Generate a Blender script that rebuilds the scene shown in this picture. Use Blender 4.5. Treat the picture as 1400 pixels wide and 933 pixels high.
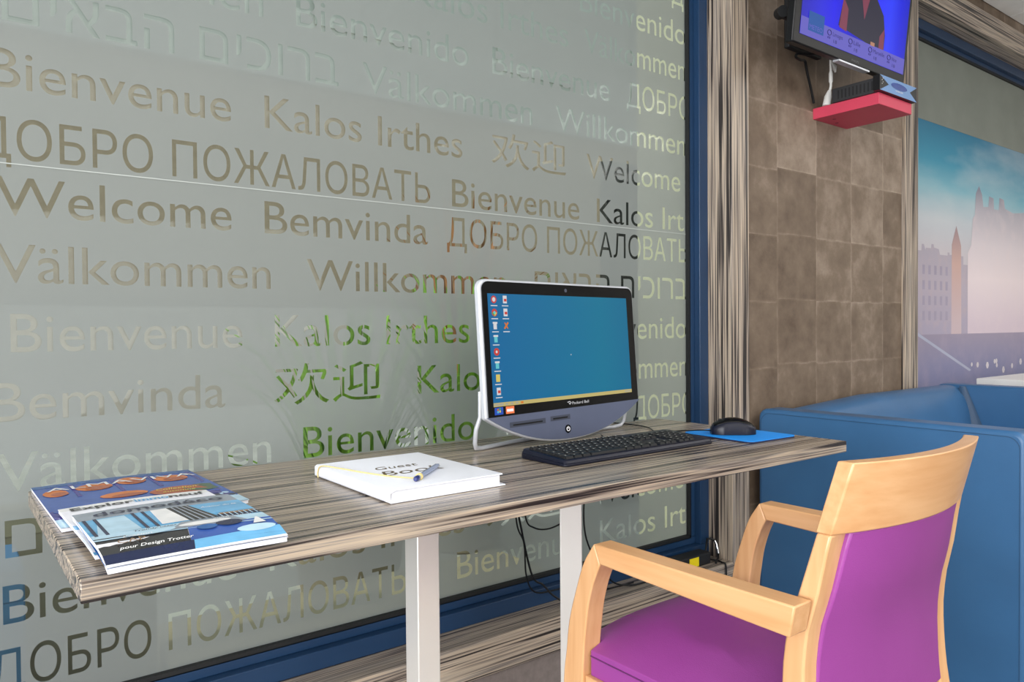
import bpy, bmesh, math, random
from mathutils import Vector, Matrix
from mathutils.geometry import delaunay_2d_cdt, interpolate_bezier
import numpy as np

for o in list(bpy.data.objects):
    bpy.data.objects.remove(o)
sc = bpy.context.scene
C = sc.collection

# ------------------------------------------------------------------ camera
EYE = 1.01
yaw, pitch, roll = 0.65023587, -0.01719743, -0.00794558
fwd = Vector((math.sin(yaw)*math.cos(pitch), math.cos(yaw)*math.cos(pitch), math.sin(pitch)))
rgt = Vector((math.cos(yaw), -math.sin(yaw), 0))
up = rgt.cross(fwd)
r2 = rgt*math.cos(roll) + up*math.sin(roll)
u2 = -rgt*math.sin(roll) + up*math.cos(roll)
cam_d = bpy.data.cameras.new('camera')
cam_d.sensor_width = 36
cam_d.lens = 1034.23/1400*36
cam_d.clip_start = 0.02
cam = bpy.data.objects.new('camera', cam_d)
m = Matrix((r2, u2, -fwd)).transposed().to_4x4()
m.translation = (0, 0, EYE)
cam.matrix_world = m
C.objects.link(cam)
sc.camera = cam

# ------------------------------------------------------------------ exposure, world, lights
vs = sc.view_settings
vs.view_transform = 'Standard'
vs.look = 'None'
vs.gamma = 1
vs.exposure = 0.14
vs.use_curve_mapping = False
world = bpy.data.worlds.new('world')
sc.world = world
world.use_nodes = True
bg = world.node_tree.nodes['Background']
bg.inputs[0].default_value = (0.86, 0.93, 1.0, 1)
bg.inputs[1].default_value = 0.85


def area(name, loc, tgt, sx, sy, power, col):
    d = bpy.data.lights.new(name, 'AREA')
    d.shape = 'RECTANGLE'
    d.size, d.size_y, d.energy, d.color = sx, sy, power, col
    o = bpy.data.objects.new(name, d)
    o.location = loc
    o.rotation_euler = (Vector(tgt) - Vector(loc)).to_track_quat('-Z', 'Y').to_euler()
    C.objects.link(o)
    return o


area('daylight_side_window', (-2.95, -0.9, 1.3), (2.0, -0.2, 0.9), 3.4, 1.9, 205, (0.99, 0.99, 1.0))
area('ceiling_lamp_light', (1.3, -1.2, 2.46), (1.3, -1.2, 0), 3.0, 2.2, 40, (1.0, 0.975, 0.94))
area('ceiling_lamp_light_far', (4.4, -1.0, 2.46), (4.4, -1.0, 0), 2.4, 2.2, 50, (1.0, 0.975, 0.94))
area('fill_light_rear', (0.6, -3.4, 1.1), (0.8, 1.6, 0.5), 4.5, 1.6, 48, (0.97, 0.99, 1.0))  # soft fill added behind the camera to lift the film; rear wall is closed
sun_d = bpy.data.lights.new('sun', 'SUN')
sun_d.energy = 1.5
sun_d.angle = 0.03
sun_d.color = (1.0, 0.95, 0.84)
sun = bpy.data.objects.new('sun', sun_d)
sun.rotation_euler = Vector((0.8, 0.0, -0.5)).to_track_quat('-Z', 'Y').to_euler()
C.objects.link(sun)


# ------------------------------------------------------------------ materials
def lin(c):
    return tuple(((v/255)/12.92 if v/255 <= 0.04045 else ((v/255+0.055)/1.055)**2.4) for v in c) + (1,)


def nt(name):
    mt = bpy.data.materials.new(name)
    mt.use_nodes = True
    t = mt.node_tree
    return mt, t, t.nodes['Principled BSDF']


def N(t, kind, **kw):
    n = t.nodes.new(kind)
    for k, v in kw.items():
        setattr(n, k, v)
    return n


def mat(name, rgb, rough=0.5, metal=0.0, spec=0.5, var=0.06, scale=8, bump=0.0, bscale=300, coat=0.0):
    """plain procedural material: base colour with a little noise, optional fine bump"""
    mt, t, p = nt(name)
    tc = N(t, 'ShaderNodeTexCoord')
    no = N(t, 'ShaderNodeTexNoise')
    no.inputs['Scale'].default_value = scale
    no.inputs['Detail'].default_value = 4
    t.links.new(tc.outputs['Object'], no.inputs['Vector'])
    ra = N(t, 'ShaderNodeValToRGB')
    c = lin(rgb)
    ra.color_ramp.elements[0].position = 0.3
    ra.color_ramp.elements[1].position = 0.7
    ra.color_ramp.elements[0].color = tuple(x*(1-var) for x in c[:3]) + (1,)
    ra.color_ramp.elements[1].color = tuple(min(1, x*(1+var)) for x in c[:3]) + (1,)
    t.links.new(no.outputs['Fac'], ra.inputs['Fac'])
    t.links.new(ra.outputs['Color'], p.inputs['Base Color'])
    p.inputs['Roughness'].default_value = rough
    p.inputs['Metallic'].default_value = metal
    p.inputs['Specular IOR Level'].default_value = spec
    p.inputs['Coat Weight'].default_value = coat
    p.inputs['Coat Roughness'].default_value = 0.1
    if bump:
        n2 = N(t, 'ShaderNodeTexNoise')
        n2.inputs['Scale'].default_value = bscale
        t.links.new(tc.outputs['Object'], n2.inputs['Vector'])
        b = N(t, 'ShaderNodeBump')
        b.inputs['Strength'].default_value = bump
        b.inputs['Distance'].default_value = 0.002
        t.links.new(n2.outputs['Fac'], b.inputs['Height'])
        t.links.new(b.outputs['Normal'], p.inputs['Normal'])
    return mt


def emis(name, rgb, strength=1.0):
    mt, t, p = nt(name)
    p.inputs['Base Color'].default_value = (0.01, 0.01, 0.01, 1)
    p.inputs['Emission Color'].default_value = lin(rgb)
    p.inputs['Emission Strength'].default_value = strength
    p.inputs['Roughness'].default_value = 0.35
    p.inputs['Specular IOR Level'].default_value = 0.1
    return mt


def zebrano(name, axis, tone=1.0, rough=0.3):
    """striped laminate: crisp fine dark lines on grey-beige, grain along axis"""
    mt, t, p = nt(name)
    L = t.links.new
    tc = N(t, 'ShaderNodeTexCoord')

    def layer(across, along, detail, dist):
        mp = N(t, 'ShaderNodeMapping')
        s = [across]*3
        s[axis] = along
        mp.inputs['Scale'].default_value = s
        L(tc.outputs['Object'], mp.inputs['Vector'])
        no = N(t, 'ShaderNodeTexNoise')
        no.inputs['Scale'].default_value = 1.0
        no.inputs['Detail'].default_value = detail
        no.inputs['Roughness'].default_value = 0.55
        no.inputs['Distortion'].default_value = dist
        L(mp.outputs['Vector'], no.inputs['Vector'])
        return no.outputs['Fac']
    fine = layer(160, 1.9, 2, 0.15)
    broad = layer(58, 0.9, 2, 0.2)
    mx = N(t, 'ShaderNodeMath', operation='MULTIPLY_ADD')
    mx.inputs[1].default_value = 0.64
    L(fine, mx.inputs[0])
    m2 = N(t, 'ShaderNodeMath', operation='MULTIPLY')
    m2.inputs[1].default_value = 0.36
    L(broad, m2.inputs[0])
    L(m2.outputs[0], mx.inputs[2])
    ra = N(t, 'ShaderNodeValToRGB')
    cr = ra.color_ramp
    stops = [(0.37, (40, 36, 36)), (0.425, (58, 52, 50)), (0.45, (122, 110, 101)), (0.49, (158, 146, 133)),
             (0.53, (194, 176, 154)), (0.565, (160, 150, 139)), (0.60, (112, 103, 98)), (0.68, (176, 164, 151))]
    while len(cr.elements) < len(stops):
        cr.elements.new(0.5)
    for e, (ps, c) in zip(cr.elements, stops):
        e.position = ps
        e.color = tuple(x*tone for x in lin(c)[:3]) + (1,)
    L(mx.outputs[0], ra.inputs['Fac'])
    L(ra.outputs['Color'], p.inputs['Base Color'])
    p.inputs['Roughness'].default_value = rough
    p.inputs['Specular IOR Level'].default_value = 0.45
    return mt


def beech(name, axis):
    mt, t, p = nt(name)
    tc = N(t, 'ShaderNodeTexCoord')
    mp = N(t, 'ShaderNodeMapping')
    s = [60, 60, 60]
    s[axis] = 4
    mp.inputs['Scale'].default_value = s
    t.links.new(tc.outputs['Object'], mp.inputs['Vector'])
    no = N(t, 'ShaderNodeTexNoise')
    no.inputs['Scale'].default_value = 1
    no.inputs['Detail'].default_value = 4
    t.links.new(mp.outputs['Vector'], no.inputs['Vector'])
    ra = N(t, 'ShaderNodeValToRGB')
    ra.color_ramp.elements[0].position = 0.3
    ra.color_ramp.elements[1].position = 0.72
    ra.color_ramp.elements[0].color = lin((206, 154, 104))
    ra.color_ramp.elements[1].color = lin((222, 176, 128))
    t.links.new(no.outputs['Fac'], ra.inputs['Fac'])
    t.links.new(ra.outputs['Color'], p.inputs['Base Color'])
    p.inputs['Roughness'].default_value = 0.38
    p.inputs['Coat Weight'].default_value = 0.25
    p.inputs['Coat Roughness'].default_value = 0.2
    return mt


def leather_tiles(name):
    """square suede-look panels, each with its own tone, with pale worn joints and blotches"""
    mt, t, p = nt(name)
    L = t.links.new
    tc = N(t, 'ShaderNodeTexCoord')
    sp = N(t, 'ShaderNodeSeparateXYZ')
    L(tc.outputs['Object'], sp.inputs[0])

    def mth(op, a, b=None):
        n = N(t, 'ShaderNodeMath', operation=op)
        for i, v in enumerate((a, b)):
            if v is None:
                continue
            if isinstance(v, (int, float)):
                n.inputs[i].default_value = v
            else:
                L(v, n.inputs[i])
        return n.outputs[0]
    cx = mth('DIVIDE', mth('SUBTRACT', sp.outputs['X'], 2.26-0.237*20), 0.237)
    cz0 = mth('DIVIDE', mth('SUBTRACT', sp.outputs['Z'], 0.874-0.221*20), 0.221)
    fx = mth('FLOOR', cx)
    wn = N(t, 'ShaderNodeTexWhiteNoise', noise_dimensions='1D')
    L(fx, wn.inputs['W'])
    cz = mth('ADD', cz0, mth('MULTIPLY', mth('SUBTRACT', wn.outputs['Value'], 0.5), 0.06))
    fz = mth('FLOOR', cz)
    cmb = N(t, 'ShaderNodeCombineXYZ')
    L(fx, cmb.inputs[0])
    L(fz, cmb.inputs[1])
    w2 = N(t, 'ShaderNodeTexWhiteNoise', noise_dimensions='2D')
    L(cmb.outputs[0], w2.inputs['Vector'])
    no = N(t, 'ShaderNodeTexNoise')
    no.inputs['Scale'].default_value = 9
    no.inputs['Detail'].default_value = 8
    no.inputs['Roughness'].default_value = 0.65
    off = N(t, 'ShaderNodeVectorMath', operation='ADD')
    sc_ = N(t, 'ShaderNodeVectorMath', operation='SCALE')
    sc_.inputs['Scale'].default_value = 7.3
    L(cmb.outputs[0], sc_.inputs[0])
    L(tc.outputs['Object'], off.inputs[0])
    L(sc_.outputs[0], off.inputs[1])
    L(off.outputs[0], no.inputs['Vector'])
    v = mth('ADD', mth('MULTIPLY', w2.outputs['Value'], 0.28), mth('MULTIPLY', no.outputs['Fac'], 0.92))
    # joints
    ex = mth('MINIMUM', mth('FRACT', cx), mth('SUBTRACT', 1.0, mth('FRACT', cx)))
    ez = mth('MINIMUM', mth('FRACT', cz), mth('SUBTRACT', 1.0, mth('FRACT', cz)))
    e = mth('MINIMUM', ex, ez)
    jn = N(t, 'ShaderNodeMapRange')
    jn.inputs['From Min'].default_value = 0.004
    jn.inputs['From Max'].default_value = 0.03
    jn.inputs['To Min'].default_value = 0.22
    jn.inputs['To Max'].default_value = 0.0
    L(e, jn.inputs['Value'])
    v2 = mth('ADD', v, mth('MULTIPLY', jn.outputs[0], no.outputs['Fac']))
    ra = N(t, 'ShaderNodeValToRGB')
    cr = ra.color_ramp
    cr.elements[0].position = 0.28
    cr.elements[0].color = lin((84, 68, 54))
    cr.elements[1].position = 0.95
    cr.elements[1].color = lin((164, 148, 132))
    e2 = cr.elements.new(0.6)
    e2.color = lin((118, 102, 86))
    L(v2, ra.inputs['Fac'])
    L(ra.outputs['Color'], p.inputs['Base Color'])
    p.inputs['Roughness'].default_value = 0.6
    b = N(t, 'ShaderNodeBump')
    b.inputs['Strength'].default_value = 0.3
    b.inputs['Distance'].default_value = 0.003
    L(v2, b.inputs['Height'])
    L(b.outputs['Normal'], p.inputs['Normal'])
    return mt


def film_material():
    """frosted adhesive film: scatters room light, lets some outdoor light through"""
    mt, t, p = nt('frosted_film')
    out = t.nodes['Material Output']
    L = t.links.new
    tc = N(t, 'ShaderNodeTexCoord')
    no = N(t, 'ShaderNodeTexNoise')
    no.inputs['Scale'].default_value = 1.5
    L(tc.outputs['Object'], no.inputs['Vector'])
    ra = N(t, 'ShaderNodeValToRGB')
    ra.color_ramp.elements[0].color = (0.225, 0.245, 0.245, 1)
    ra.color_ramp.elements[1].color = (0.25, 0.27, 0.268, 1)
    L(no.outputs['Fac'], ra.inputs['Fac'])
    L(ra.outputs['Color'], p.inputs['Base Color'])
    p.inputs['Roughness'].default_value = 0.45
    p.inputs['Specular IOR Level'].default_value = 0.35
    tr = N(t, 'ShaderNodeBsdfTransparent')
    tl = N(t, 'ShaderNodeBsdfTranslucent')
    tl.inputs['Color'].default_value = (0.8, 0.85, 0.8, 1)
    m1 = N(t, 'ShaderNodeMixShader')
    m1.inputs[0].default_value = 0.22
    L(p.outputs[0], m1.inputs[1])
    L(tl.outputs[0], m1.inputs[2])
    m2 = N(t, 'ShaderNodeMixShader')
    m2.inputs[0].default_value = 0.14
    L(m1.outputs[0], m2.inputs[1])
    L(tr.outputs[0], m2.inputs[2])
    L(m2.outputs[0], out.inputs['Surface'])
    return mt


def glass_material():
    mt, t, p = nt('clear_pane')
    t.nodes.remove(p)
    out = t.nodes['Material Output']
    lw_ = N(t, 'ShaderNodeLayerWeight')
    lw_.inputs['Blend'].default_value = 0.5
    pw_ = N(t, 'ShaderNodeMath', operation='POWER')
    pw_.inputs[1].default_value = 4.0
    t.links.new(lw_.outputs['Facing'], pw_.inputs[0])
    fr = N(t, 'ShaderNodeMapRange')
    fr.inputs['To Min'].default_value = 0.035
    fr.inputs['To Max'].default_value = 0.8
    t.links.new(pw_.outputs[0], fr.inputs['Value'])
    gl = N(t, 'ShaderNodeBsdfGlossy')
    gl.inputs['Roughness'].default_value = 0.02
    tr = N(t, 'ShaderNodeBsdfTransparent')
    tr.inputs['Color'].default_value = (0.86, 0.90, 0.87, 1)
    mx = N(t, 'ShaderNodeMixShader')
    t.links.new(fr.outputs[0], mx.inputs[0])
    t.links.new(tr.outputs[0], mx.inputs[1])
    t.links.new(gl.outputs[0], mx.inputs[2])
    t.links.new(mx.outputs[0], out.inputs['Surface'])
    return mt


def ramp_mat(name, axis, lo, hi, stops, rough=0.5, noise=0.0, nscale=3.0, emit=0.0, noise_col=None, nstretch=(1, 1, 1)):
    """print / screen picture: colours along one object axis, optional cloud noise"""
    mt, t, p = nt(name)
    L = t.links.new
    tc = N(t, 'ShaderNodeTexCoord')
    sp = N(t, 'ShaderNodeSeparateXYZ')
    L(tc.outputs['Object'], sp.inputs[0])
    mr = N(t, 'ShaderNodeMapRange')
    mr.inputs['From Min'].default_value = lo
    mr.inputs['From Max'].default_value = hi
    L(sp.outputs[axis], mr.inputs['Value'])
    ra = N(t, 'ShaderNodeValToRGB')
    cr = ra.color_ramp
    while len(cr.elements) < len(stops):
        cr.elements.new(0.5)
    for e, (ps, c) in zip(cr.elements, stops):
        e.position = ps
        e.color = lin(c)
    L(mr.outputs[0], ra.inputs['Fac'])
    col = ra.outputs['Color']
    if noise:
        mp = N(t, 'ShaderNodeMapping')
        mp.inputs['Scale'].default_value = nstretch
        L(tc.outputs['Object'], mp.inputs['Vector'])
        no = N(t, 'ShaderNodeTexNoise')
        no.inputs['Scale'].default_value = nscale
        no.inputs['Detail'].default_value = 6
        L(mp.outputs[0], no.inputs['Vector'])
        m2 = N(t, 'ShaderNodeMapRange')
        m2.inputs['From Min'].default_value = 0.48
        m2.inputs['From Max'].default_value = 0.75
        m2.inputs['To Max'].default_value = noise
        L(no.outputs['Fac'], m2.inputs['Value'])
        mx = N(t, 'ShaderNodeMixRGB')
        L(m2.outputs[0], mx.inputs[0])
        L(col, mx.inputs[1])
        mx.inputs[2].default_value = lin(noise_col)
        col = mx.outputs[0]
    if emit:
        p.inputs['Base Color'].default_value = (0.01, 0.01, 0.01, 1)
        L(col, p.inputs['Emission Color'])
        p.inputs['Emission Strength'].default_value = emit
        p.inputs['Specular IOR Level'].default_value = 0.1
    else:
        L(col, p.inputs['Base Color'])
    p.inputs['Roughness'].default_value = rough
    return mt


M = {}
M['zx'] = zebrano('striped_laminate_along', 0)
M['zdesk'] = zebrano('striped_laminate_desk', 0, 0.9, 0.26)
M['zz'] = zebrano('striped_laminate_upright', 2, 1.0, 0.35)
M['beech_y'] = beech('beech_along_arm', 1)
M['beech_z'] = beech('beech_upright', 2)
M['beech_x'] = beech('beech_across', 0)
M['tiles'] = leather_tiles('suede_panel_wall')
M['film'] = film_material()
M['glass'] = glass_material()
M['navy'] = mat('blue_painted_frame', (28, 57, 90), 0.35)
M['gasket'] = mat('black_rubber_seal', (22, 24, 26), 0.6)
M['seam'] = mat('film_joint', (172, 178, 175), 0.6)
M['floor'] = mat('grey_carpet', (112, 106, 104), 0.95, var=0.2, scale=40, bump=0.5)
M['greywall'] = mat('grey_textured_wall', (124, 114, 110), 0.95, var=0.12, scale=60, bump=0.5, bscale=120)
M['white_wall'] = mat('white_plaster', (226, 222, 214), 0.9)
M['ceil'] = mat('white_ceiling_tile', (236, 236, 232), 0.9, bump=0.2, bscale=200)
M['steel'] = mat('brushed_pale_metal', (222, 220, 216), 0.38, metal=0.35, var=0.03)
M['sofa'] = mat('blue_leatherette', (54, 100, 144), 0.36, var=0.06, scale=6, bump=0.12, bscale=500)
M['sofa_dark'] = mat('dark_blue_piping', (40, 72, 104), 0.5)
M['purple'] = mat('purple_leatherette', (144, 62, 142), 0.42, var=0.05, scale=6, bump=0.15, bscale=500)
M['purple_seam'] = mat('purple_piping', (92, 36, 92), 0.5)
M['black'] = mat('black_plastic', (18, 19, 21), 0.4, spec=0.3)
M['black_matt'] = mat('matt_black_plastic', (26, 27, 29), 0.6)
M['piano'] = mat('gloss_black_bezel', (6, 7, 9), 0.2, spec=0.2)
M['silver'] = mat('silver_plastic', (206, 210, 218), 0.3, metal=0.3)
M['chin'] = mat('slate_grey_plastic', (92, 100, 124), 0.35, metal=0.2)
M['chin_dark'] = mat('dark_slot', (60, 66, 82), 0.4)
M['kb'] = mat('keyboard_body', (14, 18, 36), 0.35, spec=0.35)
M['key'] = mat('keycap', (22, 23, 26), 0.5, spec=0.3)
M['legend'] = mat('key_legend', (190, 190, 185), 0.5)
M['padblue'] = mat('blue_mouse_mat', (14, 146, 242), 0.6)
M['paper'] = mat('white_paper', (234, 236, 244), 0.7, var=0.02)
M['white_cover'] = mat('white_book_cover', (238, 241, 250), 0.35, var=0.01)
M['gold'] = mat('gold_foil', (120, 96, 58), 0.35, metal=0.6)
M['cordgold'] = mat('pale_gold_cord', (226, 206, 140), 0.6)
M['red'] = mat('raspberry_laminate', (206, 66, 92), 0.5, var=0.04)
M['reddark'] = mat('screw_cover', (150, 40, 62), 0.5)
M['white'] = mat('white_plastic', (236, 236, 232), 0.4)
M['yellow'] = mat('yellow_sticker', (246, 222, 20), 0.5)
M['chrome'] = mat('polished_metal', (210, 212, 216), 0.15, metal=1.0)
M['boxblue'] = mat('decoder_blue', (96, 138, 190), 0.35)
M['boxdeep'] = mat('decoder_deep_blue', (20, 60, 140), 0.15)


# ------------------------------------------------------------------ mesh builder
class MB:
    def __init__(s):
        s.v, s.f, s.m = [], [], []

    def add(s, v, f, mi=0):
        b = len(s.v)
        s.v += [tuple(x) for x in v]
        for q in f:
            s.f.append([b+i for i in q])
            s.m.append(mi)
        return s

    def box(s, x0, x1, y0, y1, z0, z1, mi=0):
        v = [(x, y, z) for z in (z0, z1) for y in (y0, y1) for x in (x0, x1)]
        return s.add(v, [(0, 2, 3, 1), (4, 5, 7, 6), (0, 1, 5, 4), (2, 6, 7, 3), (0, 4, 6, 2), (1, 3, 7, 5)], mi)

    def prism(s, a, b, mi=0):
        """closed solid between two matching outlines"""
        n = len(a)
        v = list(a) + list(b)
        f = [list(range(n))[::-1], list(range(n, 2*n))] + [(i, (i+1) % n, n+(i+1) % n, n+i) for i in range(n)]
        return s.add(v, f, mi)

    def ext(s, pts, axis, a, b, mi=0):
        """outline in the two other axes (kept order) extruded along axis from a to b"""
        def P(p, w):
            q = list(p)
            q.insert(axis, w)
            return q
        return s.prism([P(p, a) for p in pts], [P(p, b) for p in pts], mi)

    def tube(s, pts, r, seg=8, mi=0, closed=False):
        pts = [Vector(p) for p in pts]
        n = len(pts)
        prev = None
        rings = []
        for i, p in enumerate(pts):
            a = pts[(i-1) % n] if (closed or i > 0) else p
            b = pts[(i+1) % n] if (closed or i < n-1) else p
            d = (b-a).normalized()
            if prev is None:
                ref = Vector((0, 0, 1)) if abs(d.z) < 0.9 else Vector((1, 0, 0))
                u = d.cross(ref).normalized()
            else:
                u = (prev - d*prev.dot(d)).normalized()
            prev = u
            w = d.cross(u)
            rr = r[i] if isinstance(r, (list, tuple)) else r
            rings.append([p + (u*math.cos(t) + w*math.sin(t))*rr for t in [2*math.pi*k/seg for k in range(seg)]])
        v = [q for ring in rings for q in ring]
        f = []
        for i in range(n if closed else n-1):
            j = (i+1) % n
            for k in range(seg):
                l = (k+1) % seg
                f.append((i*seg+k, i*seg+l, j*seg+l, j*seg+k))
        if not closed:
            f.append(list(range(seg))[::-1])
            f.append([(n-1)*seg+k for k in range(seg)])
        return s.add(v, f, mi)

    def slab(s, fa, fb, nu, nv, mi=0):
        """closed shell between two parametric sheets fa(u,v), fb(u,v)"""
        A = [fa(i/nu, j/nv) for j in range(nv+1) for i in range(nu+1)]
        B = [fb(i/nu, j/nv) for j in range(nv+1) for i in range(nu+1)]
        w = nu+1
        o = len(A)
        f = []
        for j in range(nv):
            for i in range(nu):
                a = j*w+i
                f.append((a, a+1, a+1+w, a+w))
                f.append((o+a, o+a+w, o+a+w+1, o+a+1))
        edge = [i for i in range(nu)] + [j*w+nu for j in range(nv)] + [nv*w+i for i in range(nu, 0, -1)] + [j*w for j in range(nv, 0, -1)]
        for k in range(len(edge)):
            a, b = edge[k], edge[(k+1) % len(edge)]
            f.append((a, o+a, o+b, b))
        return s.add(A+B, f, mi)

    def disc(s, c, n, r, h, seg=24, mi=0):
        c, n = Vector(c), Vector(n).normalized()
        return s.tube([c, c+n*h], r, seg, mi)

    def build(s, name, mats, parent=None, bevel=0.0, seg=2, smooth=False, sub=0, angle=40, at=None):
        me = bpy.data.meshes.new(name)
        off = Vector((0, 0, 0))
        me.from_pydata([tuple(Vector(p)-off) for p in s.v], [], s.f)
        bm = bmesh.new()
        bm.from_mesh(me)
        bmesh.ops.recalc_face_normals(bm, faces=bm.faces)
        bm.to_mesh(me)
        bm.free()
        if not isinstance(mats, (list, tuple)):
            mats = [mats]
        for k in mats:
            me.materials.append(M[k] if isinstance(k, str) else k)
        for p, mi in zip(me.polygons, s.m):
            p.material_index = mi
            p.use_smooth = smooth or bevel > 0
        o = bpy.data.objects.new(name, me)
        o.location = off
        C.objects.link(o)
        if parent:
            o.parent = parent
            if parent.type == 'EMPTY':
                o.matrix_parent_inverse = Matrix.Translation(parent.location).inverted()
        if bevel:
            b = o.modifiers.new('bevel', 'BEVEL')
            b.width, b.segments, b.limit_method = bevel, seg, 'ANGLE'
            b.angle_limit = math.radians(angle)
        if sub:
            b = o.modifiers.new('subdivision', 'SUBSURF')
            b.levels = b.render_levels = sub
        if (smooth or bevel) and not sub:
            me.set_sharp_from_angle(angle=math.radians(angle))
        return o


def tag(o, label, cat, group=None):
    o['label'], o['category'] = label, cat
    if group:
        o['group'] = group
    return o


def thing(name, loc, label, cat, group=None):
    o = bpy.data.objects.new(name, None)
    o.empty_display_size = 0.05
    o.location = loc
    C.objects.link(o)
    return tag(o, label, cat, group)


def struct(o):
    o['kind'] = 'structure'
    return o


def sub(o, parent):
    """hang a finished part one level deeper, under another part"""
    o.parent = parent
    o.matrix_parent_inverse = Matrix.Identity(4)
    return o


# ---- lettering (built-in font)
_tc = {}


def glyph_curve(s):
    """outlines of a string as a list of bezier splines [(co, left, right), ...], unit size"""
    cu = bpy.data.curves.new('lettering', 'FONT')
    cu.body = s
    o = bpy.data.objects.new('lettering', cu)
    C.objects.link(o)
    dg = bpy.context.evaluated_depsgraph_get()
    cc = o.evaluated_get(dg).to_curve(dg)
    out = []
    for sp in cc.splines:
        out.append([(b.co.copy(), b.handle_left.copy(), b.handle_right.copy()) for b in sp.bezier_points])
    o.evaluated_get(dg).to_curve_clear()
    bpy.data.objects.remove(o)
    bpy.data.curves.remove(cu)
    return out


def glyph_mesh(s, shear=0.0, bold=0.0):
    k = (s, shear, bold)
    if k in _tc:
        return _tc[k]
    cu = bpy.data.curves.new('lettering', 'FONT')
    cu.body = s
    cu.resolution_u = 3
    cu.shear = shear
    cu.offset = bold
    o = bpy.data.objects.new('lettering', cu)
    C.objects.link(o)
    dg = bpy.context.evaluated_depsgraph_get()
    me = o.evaluated_get(dg).to_mesh()
    v = [tuple(x.co) for x in me.vertices]
    f = [tuple(p.vertices) for p in me.polygons]
    o.evaluated_get(dg).to_mesh_clear()
    bpy.data.objects.remove(o)
    bpy.data.curves.remove(cu)
    _tc[k] = (v, f)
    return v, f


def put_text(mb, s, org, ux, uy, width, height, lift=0.0003, mi=0, shear=0.0, bold=0.0):
    """lettering laid on a plane: lower left corner org, fitted to width x height (cap height)"""
    v, f = glyph_mesh(s, shear, bold)
    if not v:
        return
    x0 = min(p[0] for p in v)
    x1 = max(p[0] for p in v)
    org, ux, uy = Vector(org), Vector(ux).normalized(), Vector(uy).normalized()
    n = ux.cross(uy)
    kx = width/(x1-x0)
    ky = height/0.727
    mb.add([org + ux*((p[0]-x0)*kx) + uy*(p[1]*ky) + n*lift for p in v], f, mi)


# ================================================================== ROOM
WALL, TRIM, FR, GL = 1.49, 1.474, 1.565, 1.60
CEIL = 2.515
fl = MB().box(-3.0, 7.0, -3.5, WALL+0.172, -0.06, 0.0)
struct(fl.build('floor', 'floor'))

# ceiling of square tiles with fine joints
ce = MB()
for i in range(17):
    for j in range(9):
        x0, y0 = -3.0+0.6*i, -3.5+0.6*j
        x1, y1 = min(x0+0.6, 7.0), min(y0+0.6, WALL)
        ce.box(x0+0.004, x1-0.004, y0+0.004, y1-0.004, CEIL, CEIL+0.03)
ce.box(-3.0, 7.0, -3.5, WALL+0.172, CEIL+0.008, CEIL+0.06)
struct(ce.build('ceiling', 'ceil'))

# window wall clad with suede-look panels: two window openings
W1 = (-1.7, 2.06)
W2 = (3.15, 6.1)
ZB, ZT = 0.225, 2.385
for nm, x0, x1, z0, z1 in (('wall_front_left', -3.0, W1[0], 0, CEIL+.05), ('wall_front_middle', W1[1], W2[0], 0, CEIL+.05), ('wall_front_right', W2[1], 7.0, 0, CEIL+.05),
                           ('wall_front_below', W1[0], W1[1], 0, ZB), ('wall_front_above', W1[0], W1[1], ZT, CEIL+.05),
                           ('wall_front_below_right', W2[0], W2[1], 0, ZB), ('wall_front_above_right', W2[0], W2[1], ZT, CEIL+.05)):
    struct(MB().box(x0, x1, WALL, WALL+0.172, z0, z1).build(nm, 'greywall' if 'below' in nm else 'tiles'))
# side and rear walls
lw = MB()
lw.box(-3.15, -3.0, -3.5, -2.65, 0, CEIL+0.05)
lw.box(-3.15, -3.0, 0.85, WALL+0.172, 0, CEIL+0.05)
lw.box(-3.15, -3.0, -2.65, 0.85, 0, 0.4)
lw.box(-3.15, -3.0, -2.65, 0.85, 2.45, CEIL+0.05)
struct(lw.build('wall_left', 'white_wall'))
struct(MB().box(-3.15, 7.0, -3.65, -3.5, 0, CEIL+0.05).build('wall_back', 'white_wall'))
struct(MB().box(7.0, 7.15, -3.65, WALL+0.172, 0, CEIL+0.05).build('wall_right', 'white_wall'))


# striped casings round the two window niches (mitred jambs, sill and head)
def casing(name, xa, xb, za, zb, w=0.09, y0=TRIM, y1=1.622):
    """opening xa..xb, za..zb; boards of width w outside it, deep from y0 to y1"""
    t = bpy.data.objects.new(name, None)
    t.location = ((xa+xb)/2, y0, za)
    C.objects.link(t)
    struct(t)
    sill = [(xa-w, za-w), (xb+w, za-w), (xb, za), (xa, za)]
    head = [(xa, zb), (xb, zb), (xb+w, zb+w), (xa-w, zb+w)]
    lj = [(xa-w, za-w), (xa, za), (xa, zb), (xa-w, zb+w)]
    rj = [(xb, za), (xb+w, za-w), (xb+w, zb+w), (xb, zb)]
    for nm, pl, mk in (('sill_board', sill, 'zx'), ('head_board', head, 'zx'), ('jamb_board', lj, 'zz'), ('jamb_board', rj, 'zz')):
        b = MB()
        b.prism([(p[0], y0, p[1]) for p in pl], [(p[0], y1, p[1]) for p in pl])
        b.build(nm, mk, t, bevel=0.0012, seg=1)
    return t


X1A, X1B = -1.6, 1.99
X2A, X2B = 3.232, 6.0
ZS, ZH = 0.265, 2.352
casing('trim_1', X1A, X1B, ZS, ZH)
casing('trim_2', X2A, X2B, ZS, ZH, 0.108)


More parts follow.
